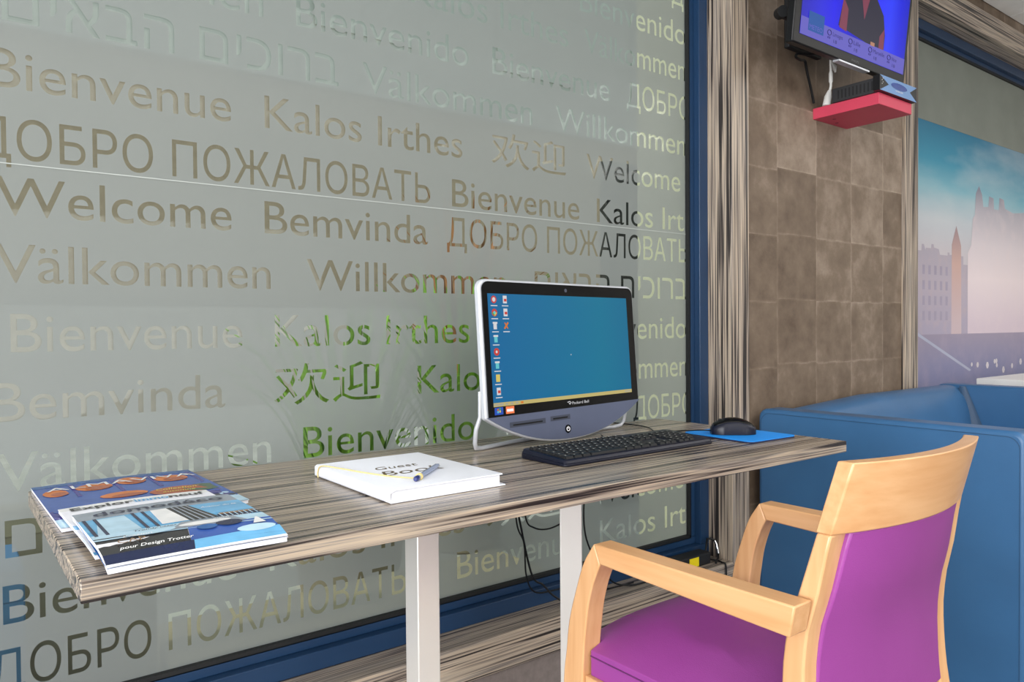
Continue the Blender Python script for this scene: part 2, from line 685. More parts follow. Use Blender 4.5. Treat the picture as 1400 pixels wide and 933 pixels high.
def window(name, xa, xb):
    t = bpy.data.objects.new(name, None)
    t.location = ((xa+xb)/2, FR, ZS)
    C.objects.link(t)
    struct(t)
    w1, w2 = 0.042, 0.066
    f = MB()

    def ring(xa, xb, za, zb, w, y0, y1, mi=0):
        f.box(xa, xb, y0, y1, za, za+w, mi)
        f.box(xa, xb, y0, y1, zb-w, zb, mi)
        f.box(xa, xa+w, y0, y1, za+w, zb-w, mi)
        f.box(xb-w, xb, y0, y1, za+w, zb-w, mi)
    ring(xa, xb, ZS, ZH, w1, FR, 1.6075)
    ring(xa+w1, xb-w1, ZS+w1, ZH-w1, w2-w1, FR+0.022, 1.606)
    o = f.build('window_frame', 'navy', t, bevel=0.002, seg=2)
    g = MB()
    xi0, xi1, zi0, zi1 = xa+w2, xb-w2, ZS+w2, ZH-w2
    for q in ((xi0-0.004, xi1+0.004, zi0-0.004, zi0+0.007), (xi0-0.004, xi1+0.004, zi1-0.007, zi1+0.004),
              (xi0-0.004, xi0+0.004, zi0, zi1), (xi1-0.004, xi1+0.004, zi0, zi1)):
        g.box(q[0], q[1], GL-0.013, GL+0.0035, q[2], q[3])
    g.build('rubber_seal', 'gasket', t)
    MB().box(xi0-0.01, xi1+0.01, GL+0.003, GL+0.009, zi0-0.01, zi1+0.01).build('glass_pane', 'glass', t)
    return t, (xi0, xi1, zi0, zi1)


win1, in1 = window('window_1', X1A, X1B)
win2, in2 = window('window_2', X2A, X2B)

# ---- frosted film of window_1 with the greetings cut out of it
WD = {'Bienvenue': .41, 'Kalos Irthes': .503, 'Welcome': .402, 'Bemvinda': .397, 'Välkommen': .487,
      'Willkommen': .546, 'Bienvenido': .453, 'ДОБРО ПОЖАЛОВАТЬ': .90, '欢迎': .257, 'םיאבה םיכורב': .63}
HEB, ZH_, RU = 'םיאבה םיכורב', '欢迎', 'ДОБРО ПОЖАЛОВАТЬ'
rows = [
    (1.140, [('Bemvinda', .50, .90), ('Välkommen', .97, 1.457), ('Welcome', 1.53, 1.93)]),
    (1.020, [('Willkommen', .33, .876), (HEB, .95, 1.58), ('ДО', 1.86, 1.972)]),
    (.900, [(ZH_, .42, .677), ('Willkommen', .80, 1.346), ('Bienvenido', 1.469, 1.924)]),
    (.786, [('Bienvenue', .44, .85), ('Kalos Irthes', .92, 1.424), ('Välkommen', 1.485, 1.923)]),
    (.663, [('Välkommen', .075, .562), ('Bienvenido', .634, 1.086), ('Bienvenue', 1.16, 1.586), ('ДОБРО', 1.656, 1.945)]),
    (.548, [(HEB, .1, .731), ('Välkommen', .791, 1.292), ('Willkommen', 1.376, 1.922)]),
    (.430, [('Bienvenue', .078, .492), ('Kalos Irthes', .562, 1.064), (ZH_, 1.155, 1.412), ('Welcome', 1.49, 1.896)]),
    (.306, [(RU, .05, .969), ('Bienvenue', 1.032, 1.461), ('Kalos Irth', 1.53, 1.962)]),
    (.206, [('Welcome', .085, .49), ('Bemvinda', .559, .961), (RU, 1.016, 1.93)]),
    (.0875, [('Välkommen', .082, .57), ('Willkommen', .651, 1.2), (HEB, 1.296, 1.926)]),
    (-.036, [('Bienvenue', .104, .509), ('Kalos Irthes', .578, 1.081), (ZH_, 1.15, 1.40), ('Bienvenido', 1.47, 1.922)]),
    (-.158, [('Bemvinda', .075, .472), (ZH_, .575, .83), ('Kalos Irthes', .928, 1.43), ('Välkommen', 1.485, 1.924)]),
    (-.283, [('Välkommen', .08, .566), ('Bienvenido', .638, 1.094), ('Welcome', 1.17, 1.57), ('ДОБРО', 1.677, 1.952)]),
    (-.400, [(HEB, .09, .72), ('Bienvenue', .80, 1.21), ('Willkommen', 1.28, 1.826)]),
    (-.517, [('Bienvenue', .085, .49), ('Kalos Irthes', .56, 1.06), (ZH_, 1.13, 1.39), ('Welcome', 1.51, 1.905)]),
    (-.634, [(RU, .062, .89), ('Bienvenue', 1.037, 1.44), ('Kalos Irth', 1.534, 1.966)]),
]
cyc = ['Kalos Irthes', 'Welcome', RU, 'Bienvenido', HEB, 'Willkommen', 'Bemvinda', ZH_, 'Välkommen', 'Bienvenue']
fx0, fx1, fz0, fz1 = in1[0]-.008, in1[1]+.052, in1[2]-.008, in1[3]+.008


fv, ff_ = [], []


def outline(sp):
    """bezier spline to a closed list of points"""
    pts = []
    n = len(sp)
    for i in range(n):
        a, b_ = sp[i], sp[(i+1) % n]
        pts.append((a[0].x, a[0].y))
        ch_ = b_[0]-a[0]
        if ch_.length < 1e-6:
            continue
        dev = max(abs((h-a[0]).cross(ch_).z)/ch_.length for h in (a[2], b_[1]))
        if dev > .002:
            k = 4 if dev < .03 else 6
            q = interpolate_bezier(a[0], a[2], b_[1], b_[0], k+1)
            pts += [(p.x, p.y) for p in q[1:-1]]
    out = []
    for p in pts:
        if not out or abs(p[0]-out[-1][0])+abs(p[1]-out[-1][1]) > 1e-5:
            out.append(p)
    if abs(out[0][0]-out[-1][0])+abs(out[0][1]-out[-1][1]) < 1e-5:
        out.pop()
    return out


gcache = {}
CAP = 0.0725
for ri, (bz, words) in enumerate(rows):
    words = list(words)
    zlo = fz0-EYE if ri == len(rows)-1 else bz-.024
    zhi = fz1-EYE if ri == 0 else rows[ri-1][0]-.024
    cv = [(fx0, zlo), (fx1, zlo), (fx1, zhi), (fx0, zhi)]
    cedge = [(0, 1), (1, 2), (2, 3), (3, 0)]
    loops = []
    x = words[0][1]-.075
    k = ri*3
    while True:
        w = cyc[k % len(cyc)]
        k += 1
        if x-WD[w] < fx0+.03:
            break
        words.insert(0, (w, x-WD[w], x))
        x -= WD[w]+.075
    for w, xa, xb in words:
        if w not in gcache:
            gcache[w] = [outline(q) for q in glyph_curve(w)]
        sp = gcache[w]
        gx0 = min(p[0] for q in sp for p in q)
        gx1 = max(p[0] for q in sp for p in q)
        kx = (xb-xa)/(gx1-gx0)
        kz = CAP/0.727
        dz = 0
        if w == ZH_:
            kz, dz = 0.098, 0.002
        if w == HEB:
            kz = CAP/0.727*1.12
        for q in sp:
            lp = [(xa+(p[0]-gx0)*kx, bz+dz+p[1]*kz) for p in q]
            o = len(cv)
            cv += lp
            cedge += [(o+i, o+(i+1) % len(lp)) for i in range(len(lp))]
            loops.append(np.array(lp))
    rv, _, rf, _, _, _ = delaunay_2d_cdt([Vector(p) for p in cv], cedge, [], 0, 1e-7)
    cen = np.array([[sum(rv[i].x for i in t_)/3, sum(rv[i].y for i in t_)/3] for t_ in rf])
    wind = np.zeros(len(cen), int)
    for lp in loops:
        nx = np.roll(lp, -1, 0)
        sel = np.where((cen[:, 0] >= lp[:, 0].min()) & (cen[:, 0] <= lp[:, 0].max()))[0]
        if not len(sel):
            continue
        px, py = cen[sel, 0][:, None], cen[sel, 1][:, None]
        x1, y1, x2, y2 = lp[:, 0], lp[:, 1], nx[:, 0], nx[:, 1]
        side = (x2-x1)*(py-y1)-(px-x1)*(y2-y1)
        wind[sel] += ((y1 <= py) & (y2 > py) & (side > 0)).sum(1)-((y1 > py) & (y2 <= py) & (side < 0)).sum(1)
    o = len(fv)
    fv += [(p.x, 0, p.y+EYE) for p in rv]
    ff_ += [[o+i for i in t_] for t_, w_ in zip(rf, wind) if w_ == 0]
fm = bpy.data.meshes.new('frosted_film')
fm.from_pydata(fv, [], ff_)
fm.materials.clear()
fm.materials.append(M['film'])
film = bpy.data.objects.new('frosted_film', fm)
C.objects.link(film)
film.location = (0, GL, 0)
film.parent = win1
film.matrix_parent_inverse = Matrix.Translation(win1.location).inverted()
MB().box(fx0, in1[1], GL-.0012, GL-.0004, EYE+.296, EYE+.298).build('film_joint', 'seam', win1)

# ---- window_2: plain grey-green film above, city photograph print below
gz = EYE+.925
M['greyfilm'] = mat('grey_green_film', (122, 128, 120), 0.6)
MB().box(in2[0], in2[1], GL-.002, GL+.001, gz, in2[3]).build('plain_film', 'greyfilm', win2)
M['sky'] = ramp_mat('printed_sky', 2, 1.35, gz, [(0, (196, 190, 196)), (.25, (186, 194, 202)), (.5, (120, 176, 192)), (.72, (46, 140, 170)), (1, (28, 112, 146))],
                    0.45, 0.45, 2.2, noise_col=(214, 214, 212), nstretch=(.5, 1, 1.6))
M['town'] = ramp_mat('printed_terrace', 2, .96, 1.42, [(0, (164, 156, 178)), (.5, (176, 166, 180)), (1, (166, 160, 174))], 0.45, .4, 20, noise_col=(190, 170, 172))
M['church'] = ramp_mat('printed_church', 2, 1.0, 1.68, [(0, (206, 190, 202)), (.35, (226, 212, 216)), (.6, (212, 202, 208)), (.85, (178, 174, 184)), (1, (132, 134, 150))], 0.45, .3, 12, noise_col=(222, 206, 208))  # pale middle: a haze like a window reflection, put into the printed colour
M['spire'] = ramp_mat('printed_spire', 2, 1.0, 1.5, [(0, (196, 176, 182)), (.6, (198, 164, 156)), (1, (146, 126, 134))], 0.45)
M['road'] = ramp_mat('printed_street', 2, .33, .98, [(0, (84, 100, 150)), (.4, (110, 118, 160)), (.75, (128, 128, 162)), (1, (150, 140, 160))], 0.45, .3, 9, noise_col=(172, 156, 176))
M['kerb'] = mat('printed_kerb', (170, 174, 196), 0.5)
M['windows'] = mat('printed_windows', (158, 150, 170), 0.5)
M['flowers'] = mat('printed_flowers', (206, 200, 206), 0.5)
mu = MB()
y = GL-.0012


def flat(pts, mi, dy):
    mu.add([(p[0], y-dy, p[1]) for p in pts], [list(range(len(pts)))], mi)


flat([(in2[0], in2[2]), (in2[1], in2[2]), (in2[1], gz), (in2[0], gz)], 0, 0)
flat([(in2[0], in2[2]), (in2[1], in2[2]), (in2[1], .965), (in2[0], .965)], 4, .0003)
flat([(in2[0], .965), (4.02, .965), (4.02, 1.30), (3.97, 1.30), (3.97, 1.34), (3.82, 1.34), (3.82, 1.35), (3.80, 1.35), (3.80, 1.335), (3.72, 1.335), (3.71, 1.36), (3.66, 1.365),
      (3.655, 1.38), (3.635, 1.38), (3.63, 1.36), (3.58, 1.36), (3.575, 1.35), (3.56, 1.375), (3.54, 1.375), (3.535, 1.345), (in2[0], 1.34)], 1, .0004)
flat([(3.84, .965), (3.95, .965), (3.945, 1.39), (3.893, 1.482), (3.845, 1.39)], 3, .0005)
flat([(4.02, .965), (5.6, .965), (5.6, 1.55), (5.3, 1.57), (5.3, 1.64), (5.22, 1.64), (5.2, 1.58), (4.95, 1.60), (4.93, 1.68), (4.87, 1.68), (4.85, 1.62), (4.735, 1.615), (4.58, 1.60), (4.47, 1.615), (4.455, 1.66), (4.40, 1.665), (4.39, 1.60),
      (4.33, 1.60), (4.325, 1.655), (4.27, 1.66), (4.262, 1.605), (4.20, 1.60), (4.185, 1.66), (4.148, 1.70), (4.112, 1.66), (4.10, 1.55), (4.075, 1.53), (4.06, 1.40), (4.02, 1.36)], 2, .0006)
for i in range(5):
    for j in range(4):
        x0, z0 = 3.545+.058*i, 1.03+.07*j
        flat([(x0, z0), (x0+.024, z0), (x0+.024, z0+.042), (x0, z0+.042)], 6, .0007)
flat([(3.50, .975), (4.05, .79), (4.06, .785), (4.04, .78), (3.50, .96)], 5, .0008)
random.seed(3)
for i in range(16):
    x0, z0 = random.uniform(4.05, 5.4), random.uniform(.77, .82)
    r = random.uniform(.008, .02)
    flat([(x0+r*math.cos(a), z0+r*math.sin(a)) for a in [k*math.pi/3 for k in range(6)]], 7, .0009)
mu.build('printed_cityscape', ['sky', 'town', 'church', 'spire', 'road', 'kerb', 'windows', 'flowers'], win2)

# ================================================================== OUTSIDE THE WINDOW
M['paving'] = mat('pale_paving', (206, 204, 200), 0.8, var=0.12, scale=3)
M['render'] = mat('tan_rendered_facade', (176, 158, 132), 0.9, var=0.1)
M['upper'] = mat('grey_upper_storey', (186, 190, 182), 0.9, var=0.06)
M['lowwall'] = mat('pale_garden_wall', (208, 196, 184), 0.9, var=0.06)
M['cream'] = mat('cream_wall', (214, 212, 188), 0.8, var=0.03)
M['darkdoor'] = mat('dark_painted_metal', (34, 38, 38), 0.5)
M['leaf'] = mat('strap_leaf', (140, 186, 66), 0.45, var=0.35, scale=12)
M['leafred'] = mat('bronze_leaf', (176, 120, 72), 0.45, var=0.35, scale=12)
M['pot'] = mat('grey_planter', (150, 140, 120), 0.7)
struct(MB().box(-14, 26, WALL+.172, 14, -.25, -.02).build('ground_outside', 'paving'))
struct(MB().box(-14, 26, 11.0, 11.4, -.02, 4.7).build('wall_outside', 'render'))
fa = MB()
fa.box(-14, 26, 10.9, 11.4, 4.7, 9.5)
for i in range(9):
    fa.box(-9+3.4*i, -7.2+3.4*i, 10.86, 10.9, 5.6, 8.2)
struct(fa.build('wall_outside_upper', 'upper'))
struct(MB().box(-14, 26, 10.4, 10.7, -.02, 1.32).build('wall_outside_low', 'lowwall'))
struct(MB().box(2.50, 2.95, WALL+.172, 2.36, -.02, 3.6).build('wall_outside_return', 'cream', bevel=.01))
dp = thing('metal_door', (3.45, 3.2, -.02), 'dark metal door panel outside, seen in the letters beside the bright return wall', 'door')
d = MB()
d.box(3.04, 3.95, 3.1, 3.16, -.02, 1.96)
d.build('door_leaf', 'darkdoor', dp, bevel=.005)
MB().box(3.12, 3.87, 3.085, 3.10, .95, 1.86).build('raised_panel', 'darkdoor', dp, bevel=.004)
M['tanbox'] = mat('tan_planter', (186, 174, 150), 0.8, var=.1)
M['bluebox'] = mat('blue_planter', (84, 134, 184), 0.6)
for nm, x0, x1, y0, y1, z1, mk, lb in (('planter_box', -.45, .42, 2.0, 2.08, .615, 'tanbox', 'tan planter box outside the glass at the left end of the desk'),
                                        ('planter_box', -.45, .126, 1.70, 1.92, .56, 'bluebox', 'blue planter box outside the glass, in front of the tan planter box'),
                                        ('kerb', .44, 1.6, 1.92, 2.22, .21, 'tanbox', 'low tan kerb outside along the foot of the frosted window')):
    q = MB()
    q.box(x0, x1, y0, y1, -.02, z1)
    if nm == 'planter_box':
        q.box(x0+.001, x1-.001, y0-.006, y1-.01, z1-.06, z1-.012)
    tag(q.build(nm, mk, bevel=.004), lb, 'planter' if nm == 'planter_box' else 'kerb')
random.seed(11)


def strap_plant(x, y, n, hmin, hmax, label, leafmat, spread=.5, z0=.26):
    t = thing('strap_leaved_plant', (x, y, -.02), label, 'plant', 'plants outside the window')
    p = MB()
    pts = [(x+.21*math.cos(a), y+.21*math.sin(a)) for a in [k*math.pi/8 for k in range(16)]]
    p.prism([(q[0]*.8+x*.2, q[1]*.8+y*.2, -.02) for q in pts], [(q[0], q[1], z0) for q in pts])
    p.build('planter', 'pot', t, bevel=.01)
    b = MB()
    for i in range(n):
        a = random.uniform(0, 2*math.pi)
        h = random.uniform(hmin, hmax)
        out = random.uniform(.15, 1)*spread
        w = random.uniform(.010, .020)
        base = Vector((x+.1*math.cos(a), y+.1*math.sin(a), z0-.02))
        side = Vector((-math.sin(a), math.cos(a), 0))
        vs_, fs_ = [], []
        for k in range(7):
            s = k/6
            c = base + Vector((math.cos(a), math.sin(a), 0))*out*s**1.5 + Vector((0, 0, h*(s*1.25-.35*s**3)))
            ww_ = w*(1-s**2.2)+.001
            vs_ += [c-side*ww_, c+Vector((0, 0, -.006)), c+side*ww_]
            if k:
                o = 3*(k-1)
                fs_ += [(o, o+1, o+4, o+3), (o+1, o+2, o+5, o+4)]
        b.add(vs_, fs_)
    b.build('foliage', leafmat, t, smooth=True)
    return t


strap_plant(1.22, 2.62, 120, .35, 1.0, 'green strap-leaved plant in a planter outside, nearest the glass behind the guest book', 'leaf', .38)
strap_plant(1.98, 3.0, 130, .5, 1.25, 'tall green strap-leaved plant in a planter outside behind the computer', 'leaf', .42)
strap_plant(2.72, 4.1, 110, .9, 1.9, 'bronze strap-leaved plant in a planter outside, tallest of the three', 'leafred', .5)

# ================================================================== DESK
DZ = 0.74
desk = thing('desk', (.9, 1.22, 0), 'long striped laminate desk on pale metal posts in front of the frosted window', 'desk')
t = MB()
t.box(.119, 1.686, .93, 1.512, .7145, DZ)
t.build('desktop', 'zdesk', desk, bevel=.0012, seg=1)
for px, py, ang in ((.7155, 1.2235, 0), (1.0745, 1.210, -41)):
    a = math.radians(ang)
    lg = MB()

    def sq(h, z):
        return [(px+x*math.cos(a)-y_*math.sin(a), py+x*math.sin(a)+y_*math.cos(a), z) for x, y_ in ((-h, -h), (h, -h), (h, h), (-h, h))]
    lg.prism(sq(.0235, .012), sq(.0235, .7145))
    lg.build('leg', 'steel', desk, bevel=.002)
    bp = MB()
    bp.prism(sq(.2, 0), sq(.2, .012))
    bp.build('base_plate', 'steel', desk, bevel=.003)

# ================================================================== ALL-IN-ONE COMPUTER
P0 = Vector((1.16, 1.336, DZ))
ra_, ph = math.radians(8), math.radians(4)
dx = Vector((math.cos(ra_), math.sin(ra_), 0))
bk = Vector((-math.sin(ra_), math.cos(ra_), 0))
uz = bk*math.sin(ph)+Vector((0, 0, math.cos(ph)))
nf = dx.cross(uz)          # towards the viewer
comp = thing('all_in_one_computer', tuple(P0), 'silver all-in-one computer with a blue desktop on its screen, on the desk', 'computer')
cxm = .042


def S(d_, u_, o_=0.0):
    return P0 + dx*d_ + uz*u_ + nf*o_


def rrect(x0, x1, z0, z1, r, n=6):
    pts = []
    for cx_, cz_, a0 in ((x1-r, z1-r, 0), (x0+r, z1-r, 90), (x0+r, z0+r, 180), (x1-r, z0+r, 270)):
        for k in range(n+1):
            a = math.radians(a0+90*k/n)
            pts.append((cx_+r*math.cos(a), cz_+r*math.sin(a)))
    return pts


def shell(inset=0.0):
    """outline: rounded top corners, chin a shallow arc at the bottom"""
    L_, R_, T_ = -.236+inset, .320-inset, .378-inset
    r = .022
    pts = []
    for cx_, a0 in ((R_-r, 0), (L_+r, 90)):
        for k in range(7):
            a = math.radians(a0+15*k)
            pts.append((cx_+r*math.cos(a), T_-r+r*math.sin(a)))
    n = 22
    for k in range(n+1):
        s = -1+2*k/n
        x = cxm+s*(cxm-L_)
        pts.append((x, .004+inset+(.072-inset*.5)*abs(s)**2.2))
    return pts


b = MB()
o1, o2, o3 = shell(), shell(.004), shell(.05)
b.prism([S(*p, -.018) for p in o1], [S(*p, -.002) for p in o1])
b.build('body', 'silver', comp, bevel=.004, seg=3)
b = MB()
b.prism([S(p[0], max(p[1], .03), -.055) for p in o3], [S(p[0], p[1], -.018) for p in shell(.012)])
b.build('rear_shell', 'black_matt', comp, bevel=.006)
# chin
n = 22
arc = []
for k in range(n+1):
    s = -1+2*k/n
    arc.append((cxm+s*(cxm+.236-.004), .008+.070*abs(s)**2.2))
b = MB()
pl = arc+[(arc[-1][0], .0805), (arc[0][0], .0785)]
b.prism([S(*p, -.003) for p in pl], [S(*p, .0005) for p in pl])
chin = b.build('chin', 'chin', comp)
# glossy bezel
b = MB()
bz = [(-.2285, .0785), (.3125, .0805)] + [(.3125-.018+.018*math.cos(math.radians(a)), .3725-.018+.018*math.sin(math.radians(a))) for a in range(0, 91, 15)] + \
     [(-.2285+.018+.018*math.cos(math.radians(a)), .3725-.018+.018*math.sin(math.radians(a))) for a in range(90, 181, 15)]
b.prism([S(*p, -.003) for p in bz], [S(*p, .001) for p in bz])
bez = b.build('bezel', 'piano', comp)
# screen with desktop picture
SX0, SX1, SZ0, SZ1 = -.2145, .2855, .1005, .346


def screen_mat():
    mt, t, p = nt('desktop_picture')
    L = t.links.new
    tc = N(t, 'ShaderNodeTexCoord')
    sp = N(t, 'ShaderNodeSeparateXYZ')
    L(tc.outputs['Object'], sp.inputs[0])
    mr = N(t, 'ShaderNodeMapRange')
    mr.inputs['From Min'].default_value = .93
    mr.inputs['From Max'].default_value = 1.46
    L(sp.outputs['X'], mr.inputs['Value'])
    ra = N(t, 'ShaderNodeValToRGB')
    cr = ra.color_ramp
    cr.elements[0].color = lin((0, 104, 160))
    cr.elements[1].color = lin((0, 108, 148))
    e = cr.elements.new(.75)
    e.color = lin((0, 118, 152))
    L(mr.outputs[0], ra.inputs['Fac'])
    p.inputs['Base Color'].default_value = (.01, .01, .01, 1)
    L(ra.outputs['Color'], p.inputs['Emission Color'])
    p.inputs['Emission Strength'].default_value = .80
    p.inputs['Roughness'].default_value = .35
    p.inputs['Specular IOR Level'].default_value = .12
    return mt


M['desktop'] = screen_mat()
M['ic_white'] = emis('icon_white', (236, 236, 240), .68)
M['ic_red'] = emis('icon_red', (220, 70, 60), .68)
M['ic_orange'] = emis('icon_orange', (236, 130, 40), .68)
M['ic_yellow'] = emis('icon_yellow', (236, 214, 110), .68)
M['ic_cyan'] = emis('icon_cyan', (110, 216, 226), .68)
M['ic_green'] = emis('icon_green', (90, 180, 80), .68)
M['taskbar'] = emis('taskbar_sand', (214, 196, 124), .68)
M['taskgrey'] = emis('taskbar_grey', (190, 184, 160), .68)
b = MB()
b.add([S(SX0, SZ0, .0014), S(SX1, SZ0, .0014), S(SX1, SZ1, .0014), S(SX0, SZ1, .0014)], [(0, 1, 2, 3)])
scr = b.build('screen', 'desktop', comp, at=None)
# its picture follows the screen's own left-right axis
b = MB()


def q2(x0, x1, z0, z1, mi, o_=.0018):
    b.add([S(x0, z0, o_), S(x1, z0, o_), S(x1, z1, o_), S(x0, z1, o_)], [(0, 1, 2, 3)], mi)


def c2(x, z, r, mi, o_=.0019):
    b.add([S(x+r*math.cos(a), z+r*math.sin(a), o_) for a in [k*math.pi/6 for k in range(12)]], [list(range(12))], mi)


q2(SX0, SX1, SZ0, SZ0+.0085, 0)
q2(SX0+.002, SX0+.03, SZ0+.0015, SZ0+.007, 1, .0019)
for i in range(4):
    q2(SX0+.036+.016*i, SX0+.044+.016*i, SZ0+.002, SZ0+.0065, 1 if i < 3 else 2, .0019)
q2(SX1-.03, SX1-.006, SZ0+.002, SZ0+.006, 1, .0019)
IC = [(0, 'ring', 3), (0, 'chrome', 6), (0, 'bin', 4), (0, 'bin2', 7), (0, 'disc', 3), (0, 'sky', 7), (0, 'folder', 5), (0, 'doc', 4)]
for i, (cx_, k, mi) in enumerate(IC):
    x, z = SX0+.018, SZ1-.013-.0285*i
    if k in ('ring', 'disc'):
        c2(x, z, .0085, mi)
        c2(x, z, .005 if k == 'ring' else .003, 4, .002)
    elif k == 'chrome':
        c2(x, z, .0085, 3)
        b.add([S(x, z, .002), S(x+.0085, z, .002), S(x, z-.0085, .002)], [(0, 1, 2)], 5)
        b.add([S(x, z, .002), S(x-.0085, z, .002), S(x, z-.0085, .002)], [(0, 1, 2)], 6)
        c2(x, z, .0035, 7, .0021)
    elif k == 'doc':
        q2(x-.006, x+.006, z-.008, z+.008, 4)
        q2(x-.003, x+.005, z-.004, z+.002, 3, .002)
    elif k == 'folder':
        q2(x-.006, x+.006, z-.008, z+.008, 5)
    else:
        q2(x-.005, x+.005, z-.008, z+.005, mi)
        q2(x-.007, x+.007, z+.004, z+.008, 4, .002)
    q2(x-.010, x+.010, z-.0145, z-.0125, 4)
for i in range(3):
    x, z = SX0+.052, SZ1-.013-.0285*i
    if i < 2:
        q2(x-.006, x+.006, z-.008, z+.009, 4)
        q2(x-.003, x+.005, z-.004, z+.002, 3, .002)
    else:
        b.add([S(x-.008, z-.006, .0019), S(x-.004, z-.008, .0019), S(x+.008, z+.006, .0019), S(x+.004, z+.008, .0019)], [(0, 1, 2, 3)], 2)
        b.add([S(x-.006, z+.006, .002), S(x-.003, z+.007, .002), S(x+.006, z-.006, .002), S(x+.003, z-.007, .002)], [(0, 1, 2, 3)], 2)
    q2(x-.010, x+.010, z-.0145, z-.0125, 4)
c2(SX0+.265, SZ0+.105, .0016, 4)
ic = b.build('desktop_icons', ['taskbar', 'taskgrey', 'ic_orange', 'ic_red', 'ic_white', 'ic_yellow', 'ic_green', 'ic_cyan'], comp)
sub(ic, scr)
# stickers, maker's lettering, webcam, slots, power button
M['stick_blue'] = mat('blue_badge', (24, 70, 170), .4)
M['stick_org'] = mat('orange_badge', (232, 120, 70), .4)
M['pw'] = mat('white_symbol', (240, 240, 245), .4)
for x0, mk in ((-.212, 'stick_blue'), (-.178, 'stick_org')):
    b = MB()
    q2(x0, x0+.026, .083, .099, 0, .0013)
    if mk == 'stick_blue':
        for i, (ox, oz) in enumerate(((-.003, .002), (.003, .003), (-.003, -.003), (.003, -.002))):
            c2(x0+.013+ox, .092+oz, .0026, i+1, .0015)
    else:
        q2(x0+.003, x0+.023, .0875, .0935, 1, .0015)
    b.build('badge', [mk, 'ic_orange' if mk == 'stick_blue' else 'pw', 'ic_green', 'ic_cyan', 'ic_yellow'], comp)
b = MB()
put_text(b, 'Packard Bell', S(.045, .087, .0013), dx, uz, .062, .0068)
b.tube([S(.028, .093, .0013), S(.036, .0945, .0013), S(.041, .0915, .0013), S(.036, .088, .0013), S(.033, .091, .0013)], .0009, 6)
b.build('maker_lettering', 'ic_white', comp)
b = MB()
b.disc(S(.045, .3595, .0005), nf, .0045, .001, 20)
b.build('webcam', 'chin_dark', comp)
b = MB()
q2(-.168, -.052, .0515, .0635, 0, .0008)
q2(-.035, .035, .0535, .065, 0, .0008)
q2(-.158, -.062, .055, .0585, 1, .001)
q2(-.026, .026, .0568, .0605, 1, .001)
b.build('card_slot', ['chin_dark', 'black'], comp)
b = MB()
b.disc(S(.024, .031, .0), nf, .0098, .0022, 24)
pb = b.build('power_button', 'piano', comp)
b = MB()
b.tube([S(.024+.0052*math.sin(math.radians(a)), .031+.0052*math.cos(math.radians(a)), .0025) for a in range(40, 321, 20)], .0009, 6)
b.tube([S(.024, .0312, .0025), S(.024, .0372, .0025)], .0009, 6)
pi = b.build('power_symbol', 'pw', comp)
sub(pi, pb)
# wire foot behind: a bent metal loop from the left and right edges down to the desk
b = MB()


def at_desk(d_, back, z):
    q = P0+dx*d_+bk*back
    return Vector((q.x, q.y, DZ+z))


fp = [S(-.222, .135, -.03), S(-.226, .08, -.03), at_desk(-.23, .045, .05), at_desk(-.229, .05, .02), at_desk(-.222, .055, .0085), at_desk(-.20, .06, .0052), at_desk(-.10, .075, .0052),
      at_desk(.04, .085, .0052), at_desk(.18, .075, .0052), at_desk(.28, .06, .0052), at_desk(.303, .055, .0085), at_desk(.31, .05, .02), at_desk(.311, .045, .05), S(.308, .08, -.03), S(.304, .135, -.03)]
b.tube(fp, .005, 10)
b.build('wire_foot', 'silver', comp, smooth=True)

# ================================================================== KEYBOARD, MAT, MOUSE
kb = thing('keyboard', (.965, 1.10, DZ), 'black wired keyboard on the desk in front of the computer', 'keyboard')
kr = math.radians(1.2)
kux, kuy = Vector((math.cos(kr), math.sin(kr), 0)), Vector((-math.sin(kr), math.cos(kr), 0))
KO = Vector((.958, 1.092, DZ))


def K(x, y_, z):
    return KO+kux*x+kuy*y_+Vector((0, 0, z))


KW, KD = .462, .142
b = MB()
top0, topb = .013, .021
ol = rrect(0, KW, 0, KD, .012, 5)
ol2 = rrect(.004, KW-.004, .004, KD-.004, .010, 5)
b.prism([K(p[0], p[1], .001) for p in ol], [K(p[0], p[1], .006+.006*p[1]/KD) for p in ol])
b.prism([K(p[0], p[1], .006+.006*p[1]/KD) for p in ol], [K(p[0], p[1], top0+(topb-top0)*p[1]/KD) for p in ol2])
b.build('case', 'kb', kb, bevel=.0015)


def key(name, x, y_, w, h):
    q = MB()
    z0 = top0+(topb-top0)*(y_+h/2)/KD-.001
    a = [K(x, y_, z0), K(x+w, y_, z0), K(x+w, y_+h, z0+.001), K(x, y_+h, z0+.001)]
    i_ = .0022
    c_ = [K(x+i_, y_+i_, z0+.0052), K(x+w-i_, y_+i_, z0+.0052), K(x+w-i_, y_+h-i_*.5, z0+.006), K(x+i_, y_+h-i_*.5, z0+.006)]
    q.prism(a, c_)
    lx, ly = x+w*.3, y_+h*.5
    q.add([K(lx, ly, z0+.0058), K(lx+.003, ly, z0+.0058), K(lx+.003, ly+.0036, z0+.0062), K(lx, ly+.0036, z0+.0062)], [(0, 1, 2, 3)], 1)
    return q.build(name, ['key', 'legend'], kb)


